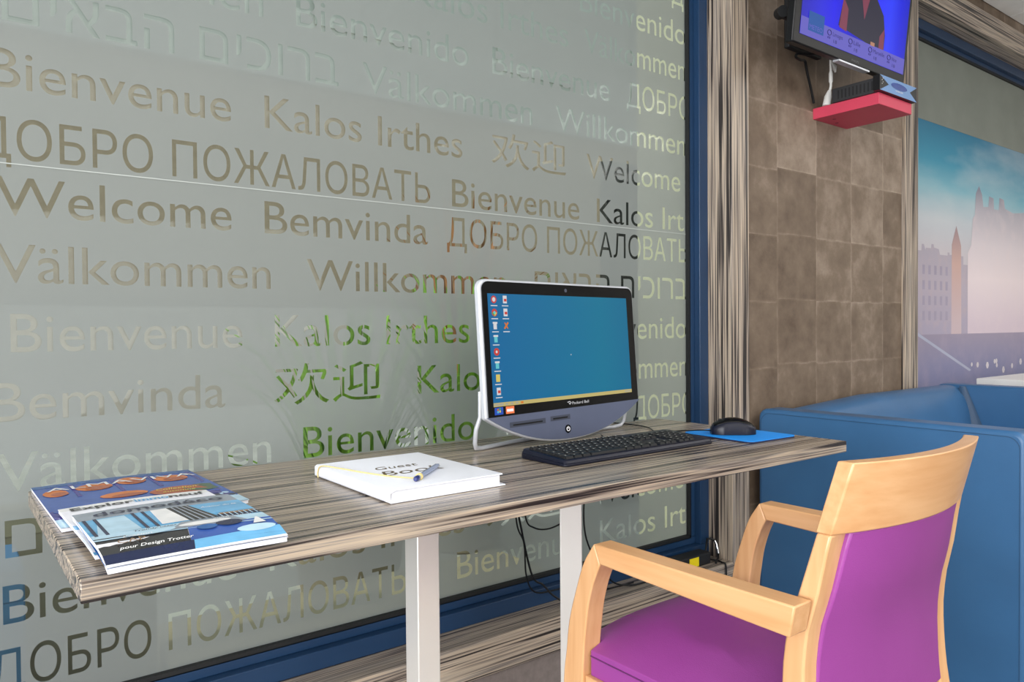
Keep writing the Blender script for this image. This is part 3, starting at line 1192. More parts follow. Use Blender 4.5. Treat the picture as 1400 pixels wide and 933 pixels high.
P_ = .0186
x00 = .012
ry = [.012+.0192*i for i in range(6)]
ry[5] += .004
main = [[1.25, 1.25, 1.25, 5.5, 1.25, 1.25, 1.5, 1.25], [1.25, 1, 1, 1, 1, 1, 1, 1, 1, 1, 1, 1, 2.25], [1.75]+[1]*11+[1.75], [1.5]+[1]*12+[1], [1]*13+[1.5], [1]+[1]*12+[1.5]]
for r, ks in enumerate(main):
    x = x00
    tot = sum(ks)
    sc_k = 14.5/tot
    for w in ks:
        key('keycap', x, ry[r], w*P_*sc_k-.0016, .0172 if r < 5 else .013)
        x += w*P_*sc_k
xc = x00+14.5*P_+.008
for r, n_ in ((0, 3), (1, 0), (3, 3), (4, 3)):
    for i in range(n_):
        key('keycap', xc+i*P_, ry[r], P_-.0016, .0172)
key('keycap', xc+P_, ry[1], P_-.0016, .0172)
xn = xc+3*P_+.008
for r in range(5):
    for i in range(4 if r not in (0,) else 3):
        if xn+(i+1)*P_ < KW-.004:
            key('keycap', xn+i*P_, ry[r], P_-.0016, .0172)

M['padedge'] = mat('dark_rubber', (28, 34, 66), .7)
pad = thing('mouse_mat', (1.568, 1.14, DZ), 'bright blue mouse mat at the right end of the desk', 'mouse mat')
pr_ = math.radians(-2)
b, b2 = MB(), MB()
ol = rrect(-.088, .088, -.104, .104, .018, 5)


def PD(p, z):
    return (1.568+p[0]*math.cos(pr_)-p[1]*math.sin(pr_), 1.142+p[0]*math.sin(pr_)+p[1]*math.cos(pr_), DZ+z)


b.prism([PD(p, .0006) for p in ol], [PD(p, .0042) for p in ol])
b.build('rubber_base', 'padedge', pad)
b2.prism([PD(p, .0042) for p in ol], [PD(p, .0055) for p in ol])
b2.build('fabric_top', 'padblue', pad)

mouse = thing('mouse', (1.552, 1.148, DZ+.0055), 'black computer mouse on the blue mat', 'mouse')
ma = math.radians(-41)
mx_, my_ = Vector((math.cos(ma), math.sin(ma), 0)), Vector((-math.sin(ma), math.cos(ma), 0))
MO = Vector((1.552, 1.148, DZ+.0058))


def mouse_pt(u, v, k=1.0, lift=0):
    x = -.053+.106*u
    half = .029*(1-abs(2*u-1)**3.2*.55)*(0.93 if .3 < u < .7 else 1)
    hgt = .036*math.sin(math.pi*min(1, (.08+.86*u)))**.55*(1 if u > .02 else .8)
    a = math.pi*v
    yy = -half*math.cos(a)
    zz = .004+hgt*math.sin(a)**.6*k
    return MO+mx_*x+my_*yy+Vector((0, 0, zz+lift))


b = MB()
b.slab(lambda u, v: mouse_pt(u, v), lambda u, v: mouse_pt(u, v, 0)-Vector((0, 0, .0035)), 22, 16)
b.build('shell', 'kb', mouse, smooth=True, angle=70)
b = MB()
b.slab(lambda u, v: mouse_pt(.02+.94*u, .22+.56*v, 1, .0010), lambda u, v: mouse_pt(.02+.94*u, .22+.56*v, 1, -.001), 22, 10)
b.build('top_cover', 'piano', mouse, smooth=True, angle=70)
b = MB()
c_ = MO+mx_*(-.030)+Vector((0, 0, .0305))
b.tube([c_-my_*.0035, c_+my_*.0035], .007, 18)
b.build('scroll_wheel', 'black_matt', mouse, smooth=True)


def cable(name, pts, r, mk, label, cat='cable', n=10):
    """smooth curve through points"""
    P = [Vector(p) for p in pts]
    out = []
    for i in range(len(P)-1):
        a, b_, c, d_ = P[max(i-1, 0)], P[i], P[i+1], P[min(i+2, len(P)-1)]
        for k in range(n):
            s = k/n
            out.append(.5*((2*b_)+(c-a)*s+(2*a-5*b_+4*c-d_)*s*s+(3*b_-a-3*c+d_)*s**3))
    out.append(P[-1])
    q = MB().tube(out, r, 8)
    return tag(q.build(name, mk, smooth=True), label, cat)


e = MO+mx_*(-.053)+Vector((0, 0, .008))
cable('mouse_cable', [e, e-mx_*.03+Vector((0, 0, .001)), (1.487, 1.282, DZ+.0035), (1.45, 1.30, DZ+.0035), (1.465, 1.33, DZ+.0035), (1.50, 1.38, DZ+.003), (1.51, 1.44, DZ+.003), (1.50, 1.508, DZ+.003)], .0016, 'black', 'thin black cable running from the mouse to behind the computer')
kc = K(KW*.62, KD, .008)
cable('keyboard_cable', [kc, kc+kuy*.02-Vector((0, 0, .004)), (1.265, 1.30, DZ+.0025), (1.30, 1.345, DZ+.0025), (1.31, 1.36, DZ+.0025)], .0016, 'black', 'thin black cable running from the keyboard towards the computer')

# ================================================================== GUEST BOOK, PEN
gb = thing('guest_book', (.655, 1.18, DZ), 'white hardback guest book with gold lettering lying on the desk', 'book')
b = MB()
bx0, bx1, by0, by1 = .548, .766, 1.036, 1.322
sp_ = [(bx0+.004, DZ+.0005), (bx1+.006, DZ+.0005), (bx1+.006, DZ+.003), (bx0+.012, DZ+.003), (bx0+.0035, DZ+.006), (bx0+.0035, DZ+.016), (bx0+.012, DZ+.0195), (bx1, DZ+.0195), (bx1, DZ+.022), (bx0+.004, DZ+.022), (bx0, DZ+.019), (bx0, DZ+.003)]
b.prism([(p[0], by0, p[1]) for p in sp_], [(p[0], by1, p[1]) for p in sp_])
b.build('cover', 'white_cover', gb, bevel=.0008, seg=2, angle=50)
b = MB()
b.box(bx0+.006, bx1-.004, by0+.004, by1-.004, DZ+.003, DZ+.0195)
b.build('pages', 'paper', gb)
b = MB()
put_text(b, 'Guest', (.612, 1.196, DZ+.0221), (1, 0, 0), (0, 1, 0), .085, .026, shear=.35)
put_text(b, 'Book', (.596, 1.140, DZ+.0221), (1, 0, 0), (0, 1, 0), .125, .040, shear=.35)
b.build('title_lettering', 'gold', gb)
M['biro'] = mat('clear_biro_barrel', (150, 162, 190), .2)
M['biroblue'] = mat('blue_biro_cap', (30, 44, 110), .3)
pen = thing('pen', (.66, 1.11, DZ+.022), 'clear ballpoint pen with a blue end lying on the guest book', 'pen')
p0, p1 = Vector((.612, 1.066, DZ+.0265)), Vector((.712, 1.156, DZ+.0265))
dd = (p1-p0).normalized()
MB().tube([p0+dd*.012, p1-dd*.016, p1-dd*.002], [.0043, .0043, .002], 10).build('barrel', 'biro', pen, smooth=True)
MB().tube([p0, p0+dd*.003, p0+dd*.012], [.003, .0045, .0045], 10).build('end_plug', 'biroblue', pen, smooth=True)
MB().tube([p1-dd*.003, p1+dd*.003], [.0015, .0005], 8).build('tip', 'chrome', pen, smooth=True)
q0 = p0+dd*.018
b = MB()
for k in range(3):
    c_ = q0+dd*.003*k
    s1 = Vector((-dd.y, dd.x, 0))
    b.tube([c_+(s1*math.cos(a)+Vector((0, 0, 1))*math.sin(a))*.0050 for a in [j*math.pi/6 for j in range(12)]], .0011, 6, closed=True)
b.build('cord_wrap', 'cordgold', pen, smooth=True)
cable('gold_cord', [(.5462, 1.302, DZ+.0015), (.5462, 1.303, DZ+.012), (.5485, 1.290, DZ+.0238), (.565, 1.25, DZ+.0235), (.580, 1.19, DZ+.0235), (.600, 1.13, DZ+.0235), (.618, 1.09, DZ+.0245), tuple(q0+Vector((0, .004, -.001)))], .0011, 'cordgold', 'thin gold cord tying the pen to the guest book', 'cord')

# ================================================================== MAGAZINES
for k, c in {'m_blue': (58, 92, 170), 'm_sky': (110, 180, 226), 'm_pale': (186, 220, 240), 'm_orange': (216, 120, 40), 'm_rust': (170, 84, 44), 'm_navy': (26, 34, 72), 'm_violet': (64, 62, 150),
             'm_grey': (150, 160, 172), 'm_dark': (48, 46, 48), 'm_white': (244, 246, 248), 'm_deep': (34, 92, 160), 'm_tan': (150, 120, 92), 'm_yellow': (236, 214, 60), 'm_green': (56, 92, 60), 'm_cyan': (90, 170, 220)}.items():
    M[k] = mat(k, c, .22, var=.12, scale=30)


class Mag:
    """magazine: local u to the right, v up the cover; curved slightly at the spine"""
    def __init__(s, label, org, ang, w, h, thick, zl, zr, curl=0.0, sag=0.0):
        s.org, s.w, s.h, s.zl, s.zr, s.th, s.curl, s.sag = Vector(org), w, h, zl, zr, thick, curl, sag
        a = math.radians(ang)
        s.ux, s.uy = Vector((math.cos(a), math.sin(a), 0)), Vector((-math.sin(a), math.cos(a), 0))
        s.root = thing('magazine', (org[0], org[1], DZ), label, 'magazine', 'magazines fanned at the left end of the desk')
        s.mb, s.mats = MB(), []

    def P(s, u, v, o=0.0):
        z = s.zl+(s.zr-s.zl)*u + s.curl*max(0, u-.75)**2*16*max(0, .5-v)
        z += .002*math.sin(math.pi*u)*(.5+.5*v) - s.sag*(max(0, .3-v)/.3)**2
        return s.org+s.ux*(u*s.w)+s.uy*(v*s.h)+Vector((0, 0, z+o))

    def mi(s, k):
        if k not in s.mats:
            s.mats.append(k)
        return s.mats.index(k)

    def quad(s, pts, k, layer=1):
        o = .0003*layer
        # subdivided strip so it follows the curve
        (a, b, c, d_) = pts
        n = 8
        v = []
        for i in range(n+1):
            t_ = i/n
            p = (a[0]+(b[0]-a[0])*t_, a[1]+(b[1]-a[1])*t_)
            q = (d_[0]+(c[0]-d_[0])*t_, d_[1]+(c[1]-d_[1])*t_)
            v += [s.P(*p, o), s.P(*q, o)]
        s.mb.add(v, [(2*i, 2*i+2, 2*i+3, 2*i+1) for i in range(n)], s.mi(k))

    def rect(s, u0, u1, v0, v1, k, layer=1):
        s.quad([(u0, v0), (u1, v0), (u1, v1), (u0, v1)], k, layer)

    def blob(s, u, v, ru, rv, k, layer=2, n=14):
        s.mb.add([s.P(u+ru*math.cos(a), v+rv*math.sin(a), .0003*layer) for a in [i*2*math.pi/n for i in range(n)]], [list(range(n))], s.mi(k))

    def text(s, t_, u, v, wd, ht, k, layer=4, shear=0.0, bold=0.0, name=None):
        vv, ff = glyph_mesh(t_, shear, bold)
        x0 = min(p[0] for p in vv)
        x1 = max(p[0] for p in vv)
        s.mb.add([s.P(u+(p[0]-x0)/(x1-x0)*wd, v+p[1]/.727*ht, .0003*layer) for p in vv], ff, s.mi(k))

    def finish(s):
        b = MB()
        b.slab(lambda u, v: s.P(u, v), lambda u, v: s.P(u, v, -.0006), 16, 8)
        cov = b.build('front_cover', 'paper', s.root, smooth=True, angle=40)
        b = MB()
        b.slab(lambda u, v: s.P(.004+u*.990, .003+v*.994, -.0007), lambda u, v: s.P(.004+u*.990, .003+v*.994, -s.th), 16, 8)
        b.build('pages', 'paper', s.root, smooth=True, angle=40)
        pr = s.mb.build('cover_print', s.mats, s.root)
        sub(pr, cov)
        return s.root


# the one furthest back
g = Mag('magazine with orange and violet cover lying at the back of the pile, partly covered', (.128, 1.168, DZ), 1.0, .252, .335, .0052, .006, .0062, .004)
g.rect(0, 1, 0, 1, 'm_blue', 1)
g.rect(0, 1, 0, .17, 'm_pale', 2)
g.rect(0, 1, .16, .34, 'm_violet', 2)
random.seed(5)
for i in range(60):
    g.blob(random.uniform(.02, .98), random.uniform(.15, .36), .022, .022, random.choice(['m_navy', 'm_violet', 'm_blue', 'm_pale']), 3, 8)
g.rect(0, 1, .93, 1, 'm_deep', 2)
for u0, u1, v0, v1 in ((.03, .17, .66, .84), (.22, .44, .70, .88), (.47, .66, .74, .94), (.70, .92, .70, .88), (.30, .58, .44, .58)):
    n = 14
    g.blob((u0+u1)/2, (v0+v1)/2, (u1-u0)/2, (v1-v0)/2, 'm_orange', 3)
    g.blob((u0+u1)/2+.02, (v0+v1)/2-.03, (u1-u0)*.36, (v1-v0)*.26, 'm_rust', 4)
g.blob(.76, .45, .19, .10, 'm_rust', 3)
g.blob(.90, .46, .12, .09, 'm_green', 3)
for u_ in (.2, .45, .68, .95):
    g.rect(u_, u_+.025, .6, .95, 'm_violet', 2)
g.text('ALMAVIVA', .06, .80, .92, .09, 'm_white', 6)
g.text('Collection', .62, .47, .25, .045, 'm_yellow', 6, shear=.3)
g.text('automne', .64, .41, .20, .035, 'm_yellow', 6, shear=.3)
g.finish()
# middle one
g = Mag('white-topped magazine in the middle of the pile, mostly under the home decoration one', (.141, .985, DZ), 1.5, .205, .268, .0052, .0147, .0145, 0, .004)
g.rect(0, 1, 0, 1, 'm_white', 1)
g.rect(0, .06, 0, .55, 'm_sky', 2)
g.rect(.02, .055, .2, .3, 'm_navy', 3)
g.text('Explor', .06, .885, .40, .075, 'm_dark', 4, bold=.02)
g.text('immo', .465, .885, .23, .075, 'm_cyan', 4, bold=.02)
g.text('neuf', .70, .885, .25, .075, 'm_dark', 4, bold=.02)
g.finish()
# top one
g = Mag('home decoration magazine with a sea view bedroom cover, on top of the pile', (.143, .918, DZ), .8, .203, .238, .0062, .0240, .0240, 0, .013)
g.rect(0, 1, 0, 1, 'm_deep', 1)
g.rect(0, 1, .80, 1, 'm_grey', 2)
g.rect(0, 1, .52, .80, 'm_sky', 2)
g.rect(0, 1, .34, .54, 'm_cyan', 2)
g.quad([(.04, .42), (.28, .42), (.26, .78), (.10, .78)], 'm_pale', 3)
for u_ in (.02, .08, .30, .36):
    g.quad([(u_, .40), (u_+.02, .40), (u_+.02, .80), (u_, .80)], 'm_navy', 4)
g.quad([(.40, .44), (.56, .44), (.52, .80), (.42, .80)], 'm_white', 3)
g.quad([(.56, .42), (.74, .42), (.66, .80), (.52, .80)], 'm_dark', 3)
for i in range(4):
    g.quad([(.575+.04*i, .42), (.59+.04*i, .42), (.555+.03*i, .80), (.545+.03*i, .80)], 'm_grey', 4)
g.rect(.74, 1, .40, .48, 'm_navy', 3)
g.rect(.76, .99, .46, .50, 'm_tan', 4)
for i in range(8):
    g.rect(.75+.032*i, .758+.032*i, .40, .48, 'm_pale', 5)
g.quad([(0, .30), (1, .22), (1, .38), (0, .42)], 'm_pale', 4)
g.quad([(.40, .28), (.86, .26), (.80, .40), (.50, .41)], 'm_grey', 5)
g.quad([(0, .10), (.46, .08), (.50, .30), (0, .34)], 'm_dark', 5)
g.quad([(.46, .08), (1, .05), (1, .26), (.50, .28)], 'm_blue', 5)
g.rect(0, 1, 0, .018, 'm_white', 6)
g.quad([(.46, .018), (1, .018), (1, .12), (.48, .10)], 'm_sky', 6)
g.quad([(0, .018), (.46, .018), (.48, .10), (0, .10)], 'm_navy', 6)
g.blob(.30, .31, .14, .045, 'm_pale', 6)
g.blob(.62, .33, .16, .04, 'm_white', 6)
g.blob(.86, .13, .12, .04, 'm_pale', 7)
g.blob(.74, .26, .08, .05, 'm_navy', 6)
g.blob(.60, .24, .06, .04, 'm_deep', 6)
g.text('domodéco', .10, .85, .82, .095, 'm_navy', 6, bold=.012)
g.text('Evasion', .14, .27, .16, .035, 'm_white', 8, shear=.3)
g.text('CAP', .10, .195, .15, .055, 'm_tan', 8)
g.text('pour Design Trotter', .09, .125, .40, .032, 'm_white', 8, shear=.3, bold=.008)
g.text('Trendy idées', .22, .35, .24, .03, 'm_navy', 8, shear=.3)
g.text('Autour du lit', .70, .66, .24, .03, 'm_white', 8, shear=.3)
g.text('esprit maison', .68, .36, .24, .022, 'm_white', 8, shear=.3)
g.quad([(.86, .18), (.94, .18), (.92, .28), (.91, .28)], 'm_white', 8)
g.finish()

# ================================================================== ARMCHAIR
ch = thing('armchair', (1.12, .75, 0), 'beech armchair with purple upholstery drawn up to the desk', 'chair')
XN, XF, TH = .868, 1.331, .040     # outer face of near arm, inner face of far arm, arm thickness
leg_o = [(.921, .648), (.946, .611), (.965, .562), (.984, .501), (.992, .445), (1.0, .386), (1.006, .2), (1.006, 0)]
leg_i = [(.906, .616), (.921, .585), (.934, .545), (.941, .506), (.946, .468), (.952, .386), (.962, .2), (.966, 0)]
arm = [(.921, .648), (.778, .6485), (.645, .649), (.548, .650), (.556, .607), (.645, .609), (.778, .613), (.906, .616)]


def smooth_poly(p, n=4):
    P = [Vector((a, b_, 0)) for a, b_ in p]
    out = []
    for i in range(len(P)-1):
        a, b_, c, d_ = P[max(i-1, 0)], P[i], P[i+1], P[min(i+2, len(P)-1)]
        for k in range(n):
            s = k/n
            q = .5*((2*b_)+(c-a)*s+(2*a-5*b_+4*c-d_)*s*s+(3*b_-a-3*c+d_)*s**3)
            out.append((q.x, q.y))
    return out+[p[-1]]


lo, li = smooth_poly(leg_o), smooth_poly(leg_i)
for x0 in (XN, XF):
    b = MB()
    v, f = [], []
    n = len(lo)
    for (a, b_) in zip(lo, li):
        v += [(x0, a[0], a[1]), (x0+TH, a[0], a[1]), (x0+TH, b_[0], b_[1]), (x0, b_[0], b_[1])]
    for i in range(n-1):
        for k in range(4):
            f.append((4*i+k, 4*i+(k+1) % 4, 4*i+4+(k+1) % 4, 4*i+4+k))
    f += [(3, 2, 1, 0), (4*n-4, 4*n-3, 4*n-2, 4*n-1)]
    b.add(v, f)
    b.build('front_leg', 'beech_z', ch, bevel=.0025, angle=50)
    b = MB()
    b.ext(arm if x0 == XN else [(max(p[0], .598), p[1]) for p in arm], 0, x0, x0+TH)
    b.build('armrest', 'beech_y', ch, bevel=.0025, angle=50)

# raked rear posts, narrowing towards the top
prof = [(0.0, .455, .490), (.2, .505, .542), (.416, .553, .591), (.53, .563, .596), (.60, .558, .588), (.65, .546, .574), (.732, .531, .552), (.79, .514, .536)]
zs = [p[0] for p in prof]


def pf(z, k):
    ys = [p[k] for p in prof]
    i = max(0, min(len(zs)-2, int(np.searchsorted(zs, z))-1))
    t_ = (z-zs[i])/(zs[i+1]-zs[i])
    h = zs[i+1]-zs[i]

    def sl_(j):
        return (ys[min(j+1, len(ys)-1)]-ys[max(j-1, 0)])/(zs[min(j+1, len(zs)-1)]-zs[max(j-1, 0)])
    return ys[i]*(2*t_**3-3*t_**2+1)+ys[i+1]*(3*t_**2-2*t_**3)+h*(sl_(i)*(t_**3-2*t_**2+t_)+sl_(i+1)*(t_**3-t_**2))


def xo(z):
    return float(np.interp(z, [0, .6, .835], [.909, .912, .931]))


CXC = 1.12
for sgn in (-1, 1):
    b = MB()
    v, f = [], []
    zz = [.7355*i/28 for i in range(29)]
    for z in zz:
        x_o, x_i = xo(z), xo(z)+float(np.interp(z, [0, .5, .735], [.036, .032, .040]))
        for x, k in ((x_o, 1), (x_i, 1), (x_i, 2), (x_o, 2)):
            v.append((CXC+sgn*(CXC-x), pf(z, k), z))
    for i in range(len(zz)-1):
        for k in range(4):
            f.append((4*i+k, 4*i+(k+1) % 4, 4*i+4+(k+1) % 4, 4*i+4+k))
    f += [(3, 2, 1, 0), tuple(4*len(zz)-4+k for k in range(4))]
    b.add(v, f)
    b.build('rear_post', 'beech_z', ch, bevel=.003, angle=50)


def bow(u):
    return .036*(1-(2*u-1)**2)


# curved top rail
def rail(u, v, front):
    z = .7355+.098*v
    hw = CXC-xo(z)
    x = CXC-hw+2*hw*u
    y_ = float(np.interp(z, [.7355, .835], [.531, .503])) - bow(u) + (float(np.interp(z, [.7355, .835], [.022, .023])) if front else 0)
    return (x, y_, z)


b = MB()
b.slab(lambda u, v: rail(u, v, False), lambda u, v: rail(u, v, True), 20, 4)
b.build('top_rail', 'beech_x', ch, bevel=.002, angle=50)


# upholstered back panel
def back(u, v, front):
    z = .43+.306*v
    x_i = xo(z)+float(np.interp(z, [0, .5, .735], [.036, .032, .040]))-.003
    hw = CXC-x_i
    x = CXC-hw+2*hw*u
    y_ = pf(z, 1)+.003-bow(.08+.84*u)*min(1, .35+.65*v)
    if front:
        y_ += .024+.012*math.sin(math.pi*u)*math.sin(math.pi*v)
    return (x, y_, z)


b = MB()
b.slab(lambda u, v: back(u, v, False), lambda u, v: back(u, v, True), 20, 12)
b.build('back_panel', 'purple', ch, bevel=.003, angle=60)

# seat cushion: notched round the front legs, crowned top, convex front edge
seat = [(.882, .600), (.882, .944), (.9115, .948), (.9115, .975)]
for k in range(13):
    s = k/12
    seat.append((.93+s*.38, .983+.022*math.sin(math.pi*s)))
seat += [(1.3285, .975), (1.3285, .948), (1.358, .944), (1.358, .600), (1.30, .585), (.94, .585)]


def crown(x, y_):
    a = max(0, 1-((x-CXC)/.245)**2)
    c = max(0, 1-((y_-.79)/.24)**2)
    return .040*min(1, 1.5*a*c)


bm = bmesh.new()
vs2 = [bm.verts.new((p[0], p[1], .455)) for p in seat]
fce = bm.faces.new(vs2)
bmesh.ops.triangulate(bm, faces=[fce])
bmesh.ops.subdivide_edges(bm, edges=bm.edges[:], cuts=7, use_grid_fill=True)
bmesh.ops.recalc_face_normals(bm, faces=bm.faces)
geo = bmesh.ops.extrude_face_region(bm, geom=bm.faces[:])
low = [g_ for g_ in geo['geom'] if isinstance(g_, bmesh.types.BMVert)]
lowset = set(low)
for v_ in low:
    v_.co.z = .414
for v_ in bm.verts:
    if v_ not in lowset:
        v_.co.z += crown(v_.co.x, v_.co.y)
bmesh.ops.recalc_face_normals(bm, faces=bm.faces)
me = bpy.data.meshes.new('seat_cushion')
bm.to_mesh(me)
bm.free()
me.materials.append(M['purple'])
for p in me.polygons:
    p.use_smooth = True
so = bpy.data.objects.new('seat_cushion', me)
C.objects.link(so)
so.parent = ch
so.matrix_parent_inverse = Matrix.Translation(ch.location).inverted()
bv = so.modifiers.new('bevel', 'BEVEL')
bv.width, bv.segments, bv.limit_method, bv.angle_limit = .005, 3, 'ANGLE', math.radians(55)
me.set_sharp_from_angle(angle=math.radians(60))
b = MB()
b.tube([(.8815, .602, .4475), (.8815, .944, .4475)], .0012, 6)
sm = b.build('piping', 'purple_seam', ch)
sub(sm, so)
# frame under the seat
for x0 in (.874, 1.334):
    MB().box(x0, x0+.032, .585, .95, .345, .414).build('seat_rail', 'beech_y', ch, bevel=.002)
for y0 in (.952, .575):
    MB().box(.909, 1.331, y0, y0+.028, .345, .413).build('seat_rail', 'beech_x', ch, bevel=.002)

# ================================================================== BOOTH SOFA
sf = thing('booth_sofa', (2.75, 1.1, 0), 'blue leatherette booth seat beside the suede-panelled wall', 'sofa')
Y0, Y1 = .705, 1.462
b = MB()
pl = rrect(Y0, Y1, .03, .745, .03, 5)
b.ext(pl, 0, 2.108, 2.195)
b.build('side_panel', 'sofa', sf, bevel=.012, seg=4, angle=60)
sl = rrect(Y0+.014, Y1-.012, .044, .731, .03, 5)
sp1 = MB().tube([(2.1075, p[0], p[1]) for p in sl], .0007, 6, closed=True)
q = sp1.build('stitched_seam', 'sofa_dark', sf)
b = MB()
pl = rrect(Y0, Y1, .03, .762, .03, 5)
b.ext(pl, 0, 3.36, 3.445)
b.build('side_panel', 'sofa', sf, bevel=.012, seg=4, angle=60)
# padded back along the wall
wprof = [(1.462, .10), (1.462, .735), (1.455, .748), (1.43, .757), (1.40, .757), (1.375, .750), (1.355, .733), (1.335, .690), (1.318, .620), (1.312, .55), (1.316, .45), (1.33, .36), (1.33, .10)]
b = MB()
wp = smooth_poly(wprof[1:12], 3)+[wprof[12], wprof[0]]
nseg = 12
rings = [[(2.195+1.165*k/nseg, p[0], p[1]*(.968+.032*min(1, 2.4*k/nseg))) for p in wp] for k in range(nseg+1)]
for k in range(nseg):
    o = len(b.v)
    n_ = len(wp)
    b.add(rings[k]+rings[k+1], [(i, (i+1) % n_, n_+(i+1) % n_, n_+i) for i in range(n_)])
b.add(rings[0], [list(range(len(wp)))[::-1]])
b.add(rings[-1], [list(range(len(wp)))])
b.build('back_cushion', 'sofa', sf, smooth=True, angle=60)
# concave corner pad between wall back and far side
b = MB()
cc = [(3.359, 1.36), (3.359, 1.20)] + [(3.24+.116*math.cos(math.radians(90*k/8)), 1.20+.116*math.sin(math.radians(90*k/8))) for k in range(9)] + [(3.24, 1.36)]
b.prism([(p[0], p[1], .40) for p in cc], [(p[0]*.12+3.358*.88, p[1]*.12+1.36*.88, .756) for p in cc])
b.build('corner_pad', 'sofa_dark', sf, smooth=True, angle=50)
b = MB()
b.box(2.197, 3.358, .74, 1.32, .30, .44)
b.build('seat_cushion', 'sofa', sf, bevel=.03, seg=4)
b = MB()
b.box(2.21, 3.34, .80, 1.40, .0, .30)
b.build('plinth', 'sofa_dark', sf)

# white table beyond the booth
tb = thing('cafe_table', (4.4, 1.12, 0), 'white table beyond the booth seat, only its top showing', 'table')
MB().box(3.75, 5.0, .78, 1.455, .735, .765).build('tabletop', 'white', tb, bevel=.004)
MB().tube([(4.4, 1.12, .015), (4.4, 1.12, .735)], .035, 20).build('pedestal', 'steel', tb, smooth=True)
MB().tube([(4.4, 1.12, 0), (4.4, 1.12, .012), (4.4, 1.12, .018)], [.24, .24, .2], 32).build('base_plate', 'steel', tb, smooth=True)

# ================================================================== TELEVISION, SHELF, DECODER
tv = thing('television', (2.38, 1.34, 2.05), 'wall television showing a blue news programme, hung high on the suede panels', 'television')
TX0, TX1 = 2.05, 2.742
til = math.radians(6)
TB = Vector((0, 1.30, 1.862))
tu = Vector((0, -math.sin(til), math.cos(til)))
tn = Vector((0, -math.cos(til), -math.sin(til)))


def TV(x, u, o):
    return Vector((x, 0, 0))+TB+tu*u+tn*o


TH_ = .43
b = MB()
pl = [(TX0, 0), (TX1, 0), (TX1, TH_), (TX0, TH_)]
b.prism([TV(p[0], p[1], -.028) for p in pl], [TV(p[0], p[1], .0) for p in pl])
b.build('bezel', 'black', tv, bevel=.004)
b = MB()
b.prism([TV(TX0+.06+.0*p, u, -.06) for p, u in ((0, .05), )]*0+[TV(TX0+.08, .04, -.06), TV(TX1-.08, .04, -.06), TV(TX1-.08, TH_-.08, -.06), TV(TX0+.08, TH_-.08, -.06)],
        [TV(TX0+.02, .015, -.028), TV(TX1-.02, .015, -.028), TV(TX1-.02, TH_-.02, -.028), TV(TX0+.02, TH_-.02, -.028)])
b.build('rear_housing', 'black_matt', tv, bevel=.004)
b = MB()
b.box(2.30, 2.50, WALL-.02, WALL, 1.95, 2.15)
b.box(2.37, 2.43, 1.34, WALL-.02, 2.03, 2.08)
b.build('wall_bracket', 'black_matt', tv, bevel=.003)
b = MB()
b.disc((2.112, 1.385, 1.985), (-.5, -.8, -.1), .018, .03, 20)
b.tube([(2.112, 1.39, 1.985), (2.2, 1.41, 2.0), (2.34, 1.44, 2.05)], .008, 8)
b.build('bracket_knob', 'black_matt', tv, smooth=True)
# screen picture
M['tvblue'] = ramp_mat('broadcast_backdrop', 0, TX0, TX1, [(0, (40, 36, 170)), (.2, (40, 40, 226)), (.3, (30, 24, 240)), (.5, (20, 20, 190)), (.68, (40, 50, 255)), (.8, (40, 60, 255)), (.9, (20, 30, 225)), (1, (16, 24, 190))], .35, emit=.85)
M['tvband'] = emis('broadcast_band', (118, 112, 226), .6)
M['tvdark'] = emis('broadcast_dark', (52, 50, 72), .6)
M['tvskin'] = emis('broadcast_skin', (150, 70, 96), .6)
M['tvlogo'] = emis('broadcast_logo', (36, 100, 190), .6)
M['tvtext'] = emis('broadcast_text', (48, 44, 120), .6)
M['tvsun'] = emis('broadcast_sun', (210, 150, 120), .6)
SB = .022
b = MB()


def tq(pts, mi, o):
    b.add([TV(p[0], p[1], o) for p in pts], [list(range(len(pts)))], mi)


def te(x, u, rx, ru, mi, o, n=20):
    tq([(x+rx*math.cos(2*math.pi*i/n), u+ru*math.sin(2*math.pi*i/n)) for i in range(n)], mi, o)


SL, SR, SBt, ST = TX0+.032, TX1-.018, .03, TH_-.018
tq([(SL, SBt), (SR, SBt), (SR, ST), (SL, ST)], 0, .0006)
scrn = b.build('screen', 'tvblue', tv)
b = MB()
# presenter, cut off by the ticker band
xs = SL+.36
tq([(xs-.155, .10), (xs+.135, .07), (xs+.135, .13), (xs+.115, .19), (xs+.06, .235), (xs+.03, .26), (xs-.04, .26), (xs-.085, .235), (xs-.135, .195)], 1, .0010)
tq([(xs-.150, .095), (xs-.105, .09), (xs-.105, .16), (xs-.138, .19)], 2, .0013)
tq([(xs+.10, .068), (xs+.135, .066), (xs+.128, .15), (xs+.10, .12)], 2, .0013)
tq([(xs-.045, .255), (xs+.03, .255), (xs-.005, .15)], 2, .0013)
tq([(xs-.025, .25), (xs+.02, .25), (xs+.018, .29), (xs-.022, .29)], 2, .0014)
te(xs, .325, .038, .052, 2, .0015)
te(xs, .345, .045, .045, 1, .0012)
tq([(SL, SBt), (SR, SBt), (SR, SBt+.052), (SL, SBt+.052)], 3, .0018)
tq([(SL+.04, SBt+.018), (SL+.125, SBt+.018), (SL+.125, SBt+.075), (SL+.04, SBt+.075)], 4, .0021)
put_text(b, 'METEO', TV(SL+.046, SBt+.024, .0023), (1, 0, 0), tu, .072, .014, mi=3)
